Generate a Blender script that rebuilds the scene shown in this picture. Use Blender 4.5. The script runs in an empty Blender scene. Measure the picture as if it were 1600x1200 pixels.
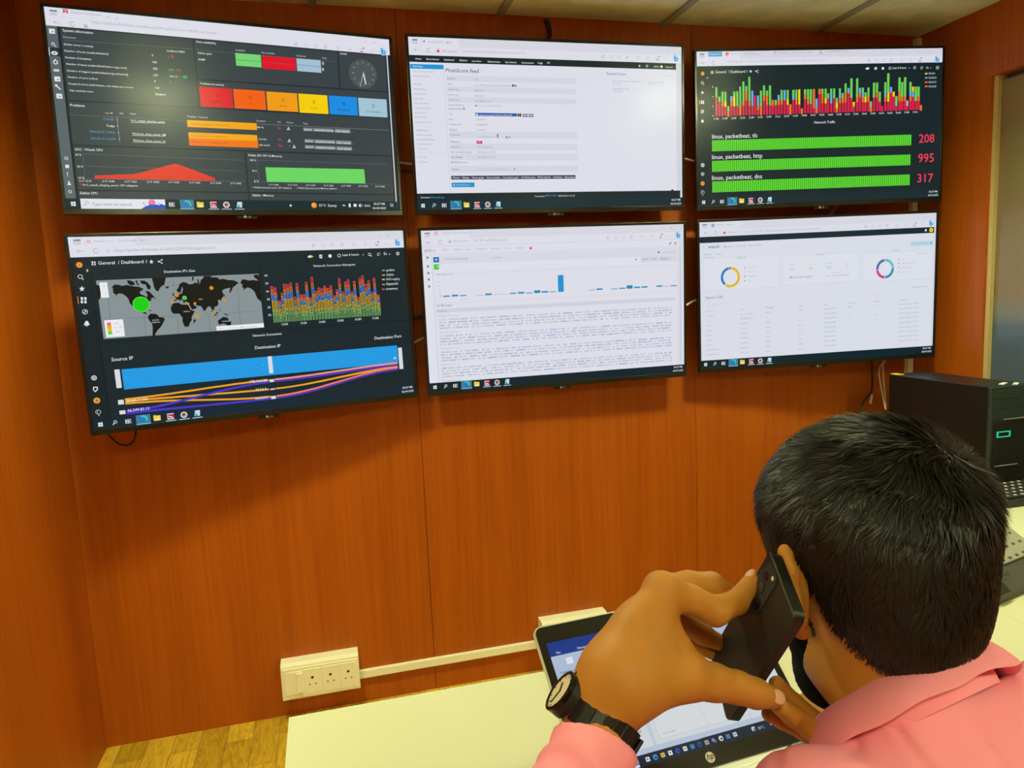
import bpy, bmesh, math, random
import numpy as np
from mathutils import Vector, Matrix

S = bpy.context.scene
COL = S.collection

# ------------------------------------------------------------------ camera, world, exposure
CAM_Z = 1.447                       # phone camera height above the floor (m)
F_PX = 1120.0                       # focal length in pixels of the 1600 px wide frame
CAM_R = Matrix(((0.96666, 0.074358, -0.245028),
                (-0.252251, 0.112032, -0.961155),
                (-0.044019, 0.990919, 0.127054)))
cam_data = bpy.data.cameras.new('camera')
cam_data.sensor_fit = 'HORIZONTAL'
cam_data.sensor_width = 36.0
cam_data.lens = F_PX / 1600.0 * 36.0
cam_data.clip_start = 0.02
cam = bpy.data.objects.new('camera', cam_data)
cam.matrix_world = Matrix.Translation((0, 0, CAM_Z)) @ CAM_R.to_4x4()
COL.objects.link(cam)
S.camera = cam

world = bpy.data.worlds.new('world')
world.use_nodes = True
world.node_tree.nodes['Background'].inputs[0].default_value = (0.9, 0.85, 0.7, 1)
world.node_tree.nodes['Background'].inputs[1].default_value = 0.02
S.world = world

S.view_settings.view_transform = 'Standard'
S.view_settings.look = 'None'
S.view_settings.gamma = 1.0
S.view_settings.use_curve_mapping = False
S.view_settings.exposure = 0.0

LAMP_COLOR = (0.93, 1.0, 0.50)      # the room's ceiling panels
LAMP_POWER = 232.0                  # front row, over the desk; the back row is dimmer
LAMP_POWER_BACK = 106.0
SCREEN_POWER = 0.92                 # brightness of the wall displays

# room: x along the display wall, y towards it, z up; the camera stands at x = y = 0
XL, XR, YB, YF, ZC = -0.81, 2.38, 2.504, -2.3, 2.378
DESK_Z = 0.747

# ------------------------------------------------------------------ helpers
def ray(px, py):
    return CAM_R @ Vector(((px - 800) / F_PX, (600 - py) / F_PX, -1.0))

def P(px, py, d):
    """world point that stands at depth d (m) in front of the camera"""
    return Vector((0, 0, CAM_Z)) + ray(px, py) * d

def lin(h):
    c = [int(h[i:i + 2], 16) / 255 for i in (0, 2, 4)]
    return tuple(v / 12.92 if v < .04045 else ((v + .055) / 1.055) ** 2.4 for v in c)

def link(o, parent=None):
    COL.objects.link(o)
    if parent is not None:
        o.parent = parent
    return o

def tag(o, label=None, cat=None, group=None, kind=None):
    for k, v in (('label', label), ('category', cat), ('group', group), ('kind', kind)):
        if v:
            o[k] = v
    return o

def empty(name, loc=(0, 0, 0), mat=None):
    o = bpy.data.objects.new(name, None)
    o.empty_display_size = .05
    if mat is not None:
        o.matrix_world = mat
    else:
        o.location = loc
    return link(o)

def mesh_obj(name, verts, faces, mat, parent=None, smooth=False):
    me = bpy.data.meshes.new(name)
    me.from_pydata([tuple(v) for v in verts], [], [tuple(f) for f in faces])
    for m in (mat if isinstance(mat, (list, tuple)) else [mat]):
        me.materials.append(m)
    if smooth:
        me.polygons.foreach_set('use_smooth', [True] * len(me.polygons))
    me.update()
    return link(bpy.data.objects.new(name, me), parent)

class MB:
    """collects shapes, then builds them as ONE mesh object"""
    def __init__(self):
        self.bm = bmesh.new()
        self.mi = 0
    def _set(self, geom):
        for f in geom:
            if isinstance(f, bmesh.types.BMFace):
                f.material_index = self.mi
    def box(self, lo, hi, bevel=0.0, seg=2, mat=None):
        lo = Vector(lo); hi = Vector(hi)
        r = bmesh.ops.create_cube(self.bm, size=1.0)
        vs = r['verts']
        M = Matrix.Translation((lo + hi) / 2) @ Matrix.Diagonal((*(hi - lo), 1))
        bmesh.ops.transform(self.bm, matrix=M, verts=vs)
        fs = set(f for v in vs for f in v.link_faces)
        if bevel > 0:
            es = list(set(e for v in vs for e in v.link_edges))
            r = bmesh.ops.bevel(self.bm, geom=es, offset=bevel, segments=seg, profile=.5, affect='EDGES')
            fs = set(f for v in r['verts'] for f in v.link_faces) | set(f for f in fs if f.is_valid)
            vs = list(set(v for f in fs for v in f.verts))
        self._set(fs)
        if mat is not None:
            bmesh.ops.transform(self.bm, matrix=mat, verts=vs)
        return self
    def cyl(self, a, b, r0, r1=None, n=24, cap=True):
        a = Vector(a); b = Vector(b); r1 = r0 if r1 is None else r1
        d = (b - a)
        r = bmesh.ops.create_cone(self.bm, cap_ends=cap, segments=n, radius1=r0, radius2=r1, depth=d.length)
        M = Matrix.Translation((a + b) / 2) @ d.to_track_quat('Z', 'Y').to_matrix().to_4x4()
        bmesh.ops.transform(self.bm, matrix=M, verts=r['verts'])
        self._set(set(f for v in r['verts'] for f in v.link_faces))
        return self
    def sph(self, c, rad, n=16):
        r = bmesh.ops.create_uvsphere(self.bm, u_segments=n, v_segments=max(6, n // 2), radius=1)
        rr = (rad, rad, rad) if not hasattr(rad, '__len__') else rad
        bmesh.ops.transform(self.bm, matrix=Matrix.Translation(c) @ Matrix.Diagonal((*rr, 1)), verts=r['verts'])
        self._set(set(f for v in r['verts'] for f in v.link_faces))
        return self
    def prism(self, pts, z0, z1, mat=None):
        n = len(pts)
        lo = [self.bm.verts.new((p[0], p[1], z0)) for p in pts]
        hi = [self.bm.verts.new((p[0], p[1], z1)) for p in pts]
        fs = [self.bm.faces.new(hi), self.bm.faces.new(lo[::-1])]
        for i in range(n):
            j = (i + 1) % n
            fs.append(self.bm.faces.new((lo[i], lo[j], hi[j], hi[i])))
        self._set(fs)
        if mat is not None:
            bmesh.ops.transform(self.bm, matrix=mat, verts=lo + hi)
        return self
    def tube(self, pts, r, n=8):
        pts = [Vector(p) for p in pts]
        rings = []
        up = Vector((.3, .2, .93)).normalized()
        for i, p in enumerate(pts):
            t = (pts[min(i + 1, len(pts) - 1)] - pts[max(i - 1, 0)]).normalized()
            a = t.cross(up)
            a = (a if a.length > 1e-4 else t.cross(Vector((1, 0, 0)))).normalized()
            b = t.cross(a)
            rings.append([self.bm.verts.new(p + (a * math.cos(2 * math.pi * k / n) + b * math.sin(2 * math.pi * k / n)) * r) for k in range(n)])
        fs = []
        for A, B in zip(rings, rings[1:]):
            for k in range(n):
                fs.append(self.bm.faces.new((A[k], A[(k + 1) % n], B[(k + 1) % n], B[k])))
        fs.append(self.bm.faces.new(rings[0][::-1])); fs.append(self.bm.faces.new(rings[-1]))
        self._set(fs)
        return self
    def build(self, name, mat, parent=None, smooth=False):
        bmesh.ops.recalc_face_normals(self.bm, faces=self.bm.faces)
        me = bpy.data.meshes.new(name)
        self.bm.to_mesh(me); self.bm.free()
        for m in (mat if isinstance(mat, (list, tuple)) else [mat]):
            me.materials.append(m)
        if smooth:
            me.polygons.foreach_set('use_smooth', [True] * len(me.polygons))
            me.set_sharp_from_angle(angle=math.radians(smooth if smooth > 1 else 40))
        return link(bpy.data.objects.new(name, me), parent)

def bez(pts, n=10):
    """Catmull-Rom through the points"""
    pts = [Vector(p) for p in pts]
    q = [pts[0] * 2 - pts[1]] + pts + [pts[-1] * 2 - pts[-2]]
    out = []
    for i in range(1, len(q) - 2):
        for k in range(n):
            t = k / n
            a, b, c, d = q[i - 1:i + 3]
            out.append(.5 * ((2 * b) + (c - a) * t + (2 * a - 5 * b + 4 * c - d) * t * t + (3 * b - a - 3 * c + d) * t ** 3))
    out.append(pts[-1])
    return out

# ------------------------------------------------------------------ materials
def mat_new(name):
    m = bpy.data.materials.new(name)
    m.use_nodes = True
    nt = m.node_tree
    return m, nt, nt.nodes['Principled BSDF']

def plain(name, col, rough=.5, metal=0.0, spec=.5, coat=0.0, emit=None, estr=1.0, bump=None, vary=0.0):
    m, nt, b = mat_new(name)
    b.inputs['Base Color'].default_value = (*col, 1)
    b.inputs['Roughness'].default_value = rough
    b.inputs['Metallic'].default_value = metal
    b.inputs['Specular IOR Level'].default_value = spec
    b.inputs['Coat Weight'].default_value = coat
    if emit:
        b.inputs['Emission Color'].default_value = (*emit, 1)
        b.inputs['Emission Strength'].default_value = estr
    if bump or vary:
        tc = nt.nodes.new('ShaderNodeTexCoord')
        no = nt.nodes.new('ShaderNodeTexNoise')
        no.inputs['Scale'].default_value = bump[0] if bump else 12
        no.inputs['Detail'].default_value = 4
        nt.links.new(tc.outputs['Object'], no.inputs['Vector'])
        if bump:
            bp = nt.nodes.new('ShaderNodeBump')
            bp.inputs['Strength'].default_value = bump[1]
            bp.inputs['Distance'].default_value = bump[2] if len(bump) > 2 else .002
            nt.links.new(no.outputs['Fac'], bp.inputs['Height'])
            nt.links.new(bp.outputs['Normal'], b.inputs['Normal'])
        if vary:
            n2 = nt.nodes.new('ShaderNodeTexNoise'); n2.inputs['Scale'].default_value = 7
            nt.links.new(tc.outputs['Object'], n2.inputs['Vector'])
            hs = nt.nodes.new('ShaderNodeMapRange')
            hs.inputs['To Min'].default_value = 1 - vary; hs.inputs['To Max'].default_value = 1 + vary
            nt.links.new(n2.outputs['Fac'], hs.inputs['Value'])
            mx = nt.nodes.new('ShaderNodeVectorMath'); mx.operation = 'SCALE'
            mx.inputs[0].default_value = col
            nt.links.new(hs.outputs[0], mx.inputs['Scale'])
            nt.links.new(mx.outputs[0], b.inputs['Base Color'])
    return m

def ramp(nt, stops):
    r = nt.nodes.new('ShaderNodeValToRGB')
    el = r.color_ramp.elements
    while len(el) < len(stops):
        el.new(.5)
    for e, (p, c) in zip(el, stops):
        e.position = p; e.color = (*c, 1)
    return r

def wood_laminate(name, grain_axis='Z'):
    m, nt, b = mat_new(name)
    tc = nt.nodes.new('ShaderNodeTexCoord')
    mp = nt.nodes.new('ShaderNodeMapping')
    mp.inputs['Scale'].default_value = (38, 38, 0.9)
    nt.links.new(tc.outputs['Object'], mp.inputs['Vector'])
    n1 = nt.nodes.new('ShaderNodeTexNoise'); n1.inputs['Scale'].default_value = 2.0; n1.inputs['Detail'].default_value = 6; n1.inputs['Roughness'].default_value = .62
    nt.links.new(mp.outputs[0], n1.inputs['Vector'])
    mp2 = nt.nodes.new('ShaderNodeMapping'); mp2.inputs['Scale'].default_value = (5, 5, .35)
    nt.links.new(tc.outputs['Object'], mp2.inputs['Vector'])
    n2 = nt.nodes.new('ShaderNodeTexNoise'); n2.inputs['Scale'].default_value = 1.6; n2.inputs['Detail'].default_value = 3
    nt.links.new(mp2.outputs[0], n2.inputs['Vector'])
    mx = nt.nodes.new('ShaderNodeMix'); mx.inputs['Factor'].default_value = .42
    nt.links.new(n1.outputs['Fac'], mx.inputs[2]); nt.links.new(n2.outputs['Fac'], mx.inputs[3])
    r = ramp(nt, [(.34, WOOD_DARK), (.5, WOOD_MID), (.66, WOOD_LIGHT)])
    nt.links.new(mx.outputs[0], r.inputs[0])
    nt.links.new(r.outputs[0], b.inputs['Base Color'])
    b.inputs['Roughness'].default_value = .42
    b.inputs['Specular IOR Level'].default_value = .35
    bp = nt.nodes.new('ShaderNodeBump'); bp.inputs['Strength'].default_value = .06; bp.inputs['Distance'].default_value = .001
    nt.links.new(n1.outputs['Fac'], bp.inputs['Height']); nt.links.new(bp.outputs[0], b.inputs['Normal'])
    return m

WOOD_DARK, WOOD_MID, WOOD_LIGHT = (.34, .070, .004), (.41, .091, .005), (.48, .112, .007)
M = {}
M['wood'] = wood_laminate('wood_laminate')
M['seam'] = plain('seam', (.03, .012, .004), .8)
M['desk'] = plain('desk_laminate', (.56, .55, .40), .40, spec=.3, vary=.012)
M['desk_leg'] = plain('desk_leg', (.45, .43, .38), .5)
M['switch'] = plain('switch_plastic', (.93, .93, .80), .4)
M['switch2'] = plain('switch_rocker', (.95, .95, .84), .3)
M['hole'] = plain('socket_hole', (.01, .01, .01), .8)
M['bezel'] = plain('black_bezel', (.010, .011, .011), .22, spec=.5)
M['shell'] = plain('black_shell', (.012, .012, .012), .5)
M['metal'] = plain('dark_metal', (.08, .08, .08), .45, metal=.8)
M['steel'] = plain('silver_metal', (.62, .62, .58), .32, metal=.9)
M['white_cable'] = plain('white_cable', (.7, .69, .6), .5)
M['black_cable'] = plain('black_cable', (.012, .012, .012), .5)
M['yellow'] = plain('yellow_tag', (.75, .62, .02), .6)
M['paper'] = plain('paper', (.75, .74, .68), .8)
M['server'] = plain('server_black', (.006, .007, .008), .38, spec=.3)
M['server_front'] = plain('server_front', (.018, .03, .026), .45)
M['grille'] = plain('grille', (.004, .004, .004), .7)
M['logo_green'] = plain('logo_green', (.0, .0, .0), .5, emit=lin('2fd8a0'), estr=.8)
M['logo_grey'] = plain('logo_grey', (.42, .42, .40), .35, metal=.4)
M['silver'] = plain('laptop_silver', (.66, .67, .62), .42, metal=.35)
M['key'] = plain('black_key', (.015, .015, .016), .5)
M['legend'] = plain('key_legend', (.75, .75, .75), .6)
M['phone_grey'] = plain('phone_grey', (.055, .058, .056), .5)
M['phone_face'] = plain('phone_face', (.27, .27, .23), .55)
M['orange'] = plain('orange_key', (.75, .16, .06), .5)
M['mobile'] = plain('mobile_black', (.008, .0085, .009), .46, spec=.4)
M['mobile_rim'] = plain('mobile_rim', (.055, .058, .058), .35, spec=.5)
M['lens'] = plain('lens', (.004, .005, .03), .08, coat=.8)
M['flash'] = plain('flash', (.7, .66, .5), .3)
M['watch'] = plain('watch_black', (.010, .010, .010), .5, spec=.3)
M['watch_rim'] = plain('watch_rim', (.02, .02, .02), .16, metal=.8)
M['dial'] = plain('watch_dial', (.68, .62, .45), .4)
M['skin'] = plain('skin', (.47, .200, .030), .56, spec=.32, bump=(420, .10, .0006), vary=.10)
M['skin'].node_tree.nodes['Principled BSDF'].inputs['Subsurface Weight'].default_value = .12
M['skin'].node_tree.nodes['Principled BSDF'].inputs['Subsurface Radius'].default_value = (.006, .002, .001)
M['nail'] = plain('nail', (.62, .34, .22), .3, coat=.3)
M['hair'] = plain('hair', (.0048, .0056, .0050), .46, spec=.50)
M['hair_cap'] = plain('hair_roots', (.004, .0045, .004), .85, spec=.08)
M['eye_white'] = plain('eye_white', (.75, .72, .66), .2)
M['iris'] = plain('iris', (.02, .009, .004), .1)
M['shirt'] = plain('pink_shirt', (.92, .315, .45), .82, spec=.15, bump=(900, .08, .0006), vary=.03)
M['trousers'] = plain('dark_trousers', (.03, .035, .05), .8)
M['shoe'] = plain('black_shoe', (.02, .018, .016), .4)
M['chair_fabric'] = plain('black_fabric', (.02, .02, .022), .85)
M['chair_plastic'] = plain('black_plastic', (.015, .015, .015), .45)
M['lamp_frame'] = plain('white_frame', (.8, .8, .78), .5)
M['lamp'] = plain('lamp_diffuser', (.8, .8, .8), .6, emit=LAMP_COLOR, estr=LAMP_POWER)
M['lamp_back'] = plain('lamp_diffuser_back', (.8, .8, .8), .6, emit=LAMP_COLOR, estr=LAMP_POWER_BACK)
M['ceiling_bar'] = plain('ceiling_bar', (.34, .33, .28), .6)
M['door_edge'] = plain('door_edge', (.62, .50, .24), .4)

def ceiling_mat():
    m, nt, b = mat_new('ceiling_tile')
    tc = nt.nodes.new('ShaderNodeTexCoord')
    n = nt.nodes.new('ShaderNodeTexNoise'); n.inputs['Scale'].default_value = 9; n.inputs['Detail'].default_value = 8
    nt.links.new(tc.outputs['Object'], n.inputs['Vector'])
    r = ramp(nt, [(.3, (.66, .70, .54)), (.62, (.84, .88, .70))])
    nt.links.new(n.outputs['Fac'], r.inputs[0]); nt.links.new(r.outputs[0], b.inputs['Base Color'])
    b.inputs['Roughness'].default_value = .9
    return m
M['ceiling'] = ceiling_mat()

def parquet():
    """vinyl sheet printed with small oak blocks"""
    m, nt, b = mat_new('parquet_vinyl')
    tc = nt.nodes.new('ShaderNodeTexCoord')
    mp = nt.nodes.new('ShaderNodeMapping'); mp.inputs['Rotation'].default_value = (0, 0, math.radians(90))
    nt.links.new(tc.outputs['Object'], mp.inputs['Vector'])
    br = nt.nodes.new('ShaderNodeTexBrick')
    br.inputs['Scale'].default_value = 1.0
    br.inputs['Brick Width'].default_value = .30; br.inputs['Row Height'].default_value = .085
    br.inputs['Mortar Size'].default_value = .0012; br.inputs['Bias'].default_value = 0
    br.inputs['Color1'].default_value = (.50, .30, .022, 1); br.inputs['Color2'].default_value = (.85, .56, .06, 1)
    br.inputs['Mortar'].default_value = (.30, .16, .03, 1)
    nt.links.new(mp.outputs[0], br.inputs['Vector'])
    wv = nt.nodes.new('ShaderNodeTexNoise'); wv.inputs['Scale'].default_value = 14; wv.inputs['Detail'].default_value = 6; wv.inputs['Distortion'].default_value = 2.2
    mp2 = nt.nodes.new('ShaderNodeMapping'); mp2.inputs['Scale'].default_value = (3.2, .7, 1)
    nt.links.new(tc.outputs['Object'], mp2.inputs['Vector']); nt.links.new(mp2.outputs[0], wv.inputs['Vector'])
    r = ramp(nt, [(.35, (.62, .55, .40)), (.6, (1, 1, 1))])
    nt.links.new(wv.outputs['Fac'], r.inputs[0])
    mx = nt.nodes.new('ShaderNodeMix'); mx.data_type = 'RGBA'; mx.blend_type = 'MULTIPLY'; mx.inputs[0].default_value = .8
    nt.links.new(br.outputs['Color'], mx.inputs[6]); nt.links.new(r.outputs[0], mx.inputs[7])
    nt.links.new(mx.outputs[2], b.inputs['Base Color'])
    b.inputs['Roughness'].default_value = .35
    return m
M['parquet'] = parquet()

def reflection_glass():
    """glazed door leaf: reflection painted into the colour, tan above, blue-grey below chest height"""
    m, nt, b = mat_new('reflection_glass')
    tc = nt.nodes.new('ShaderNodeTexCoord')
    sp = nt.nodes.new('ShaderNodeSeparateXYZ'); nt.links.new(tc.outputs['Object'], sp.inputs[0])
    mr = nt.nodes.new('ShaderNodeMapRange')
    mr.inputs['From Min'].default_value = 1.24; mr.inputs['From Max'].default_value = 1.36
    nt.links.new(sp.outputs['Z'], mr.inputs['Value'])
    r = ramp(nt, [(0, (.085, .125, .20)), (.35, (.17, .18, .18)), (1, (.235, .17, .095))])  # reflected tones put into the base colour, blended by height
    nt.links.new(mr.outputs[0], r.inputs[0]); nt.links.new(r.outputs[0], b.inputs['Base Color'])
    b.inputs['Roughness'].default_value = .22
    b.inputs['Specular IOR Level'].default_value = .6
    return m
M['door_reflection'] = reflection_glass()

def screen_mat(name, power, rough=.28, spec=.20):
    m, nt, b = mat_new(name)
    at = nt.nodes.new('ShaderNodeAttribute'); at.attribute_name = 'pixel'
    b.inputs['Base Color'].default_value = (.004, .004, .004, 1)
    b.inputs['Roughness'].default_value = rough
    b.inputs['Specular IOR Level'].default_value = spec
    nt.links.new(at.outputs['Color'], b.inputs['Emission Color'])
    b.inputs['Emission Strength'].default_value = power
    return m
M['screen'] = screen_mat('display_panel', SCREEN_POWER)
M['lap_screen'] = screen_mat('laptop_panel', .80)

# ------------------------------------------------------------------ room
def struct(o):
    o['kind'] = 'structure'
    return o

struct(MB().box((XL - .1, YF - .1, -.06), (XR + .1, YB + .1, 0)).build('floor', M['parquet']))
b = MB()
b.box((XL - .1, YF - .1, ZC + .01), (XR + .1, YB + .1, ZC + .06))
b.mi = 1
for x in (-.58, .035, .65, 1.265, 1.90):
    b.box((x - .012, YF, ZC), (x + .012, YB, ZC + .012))
for y in (-2.0, -1.39, -.78, -.17, .44, 1.05, 1.66):
    b.box((XL, y - .012, ZC + .0005), (XR, y + .012, ZC + .012))
struct(b.build('ceiling', [M['ceiling'], M['ceiling_bar']]))
b = MB()                                                            # laminate sheets with open butt joints
edges = [XL, .297, 1.375, XR]
for x0, x1 in zip(edges, edges[1:]):
    b.box((x0 + (.001 if x0 > XL else 0), YB, 0), (x1 - (.001 if x1 < XR else 0), YB + .012, ZC + .01))
b.mi = 1
b.box((XL - .1, YB + .013, 0), (XR + .1, YB + .06, ZC + .02))
struct(b.build('wall_back', [M['wood'], M['seam']]))
struct(MB().box((XL - .06, YF, 0), (XL, YB + .01, ZC + .01)).build('wall_left', M['wood']))
b = MB()                                                            # right wall with the door opening
DY0, DY1, DZ = 1.10, 2.165, 2.141
b.box((XR, DY1, 0), (XR + .08, YB + .01, ZC + .01))
b.box((XR, DY0, DZ), (XR + .08, DY1, ZC + .01))
b.box((XR, YF, 0), (XR + .08, DY0, ZC + .01))
struct(b.build('wall_right', M['wood']))
struct(MB().box((XL - .06, YF - .06, 0), (XR + .08, YF, ZC + .01)).build('wall_front', M['wood']))
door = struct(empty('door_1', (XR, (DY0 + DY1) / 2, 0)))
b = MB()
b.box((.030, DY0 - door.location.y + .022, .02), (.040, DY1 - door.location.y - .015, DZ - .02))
b.build('glass_pane', M['door_reflection'], door)
b = MB()
for y0, y1 in ((DY0, DY0 + .024), (DY1 - .017, DY1 - .001)):
    b.box((.012, y0 - door.location.y, .0), (.055, y1 - door.location.y, DZ - .001))
b.box((.012, DY0 - door.location.y + .024, .0), (.055, DY1 - door.location.y - .017, .06))
b.build('door_frame', M['door_edge'], door)
b = MB()
b.cyl((.01, -.42, 1.0), (-.045, -.42, 1.0), .01).cyl((-.045, -.42, 1.0), (-.045, -.30, 1.0), .009)
b.build('door_handle', M['steel'], door, smooth=1)

# ceiling lights (above and behind the picture's frame): deep-skirted panels, in two rows
for x, y, hs, sk, where in ((-.33, 1.58, .11, .095, 'over the left end of the desk'), (1.57, 1.58, .11, .095, 'over the right end of the desk'),
                            (-.30, -.75, .15, .05, 'behind the viewer on the left'), (1.55, -.75, .15, .05, 'behind the viewer on the right')):
    r = empty('ceiling_light', (x, y, ZC))
    tag(r, 'square white ceiling light panel ' + where, 'ceiling light', 'ceiling light panels')
    f = MB()
    for q in (((-hs - .02, -hs - .02, -sk), (hs + .02, -hs, .0)), ((-hs - .02, hs, -sk), (hs + .02, hs + .02, .0)),
              ((-hs - .02, -hs, -sk), (-hs, hs, .0)), ((hs, -hs, -sk), (hs + .02, hs, .0))):
        f.box(*q)
    f.build('frame', M['lamp_frame'], r)
    MB().box((-hs, -hs, -.008), (hs, hs, -.001)).build('diffuser', M['lamp' if y > 0 else 'lamp_back'], r)

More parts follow.
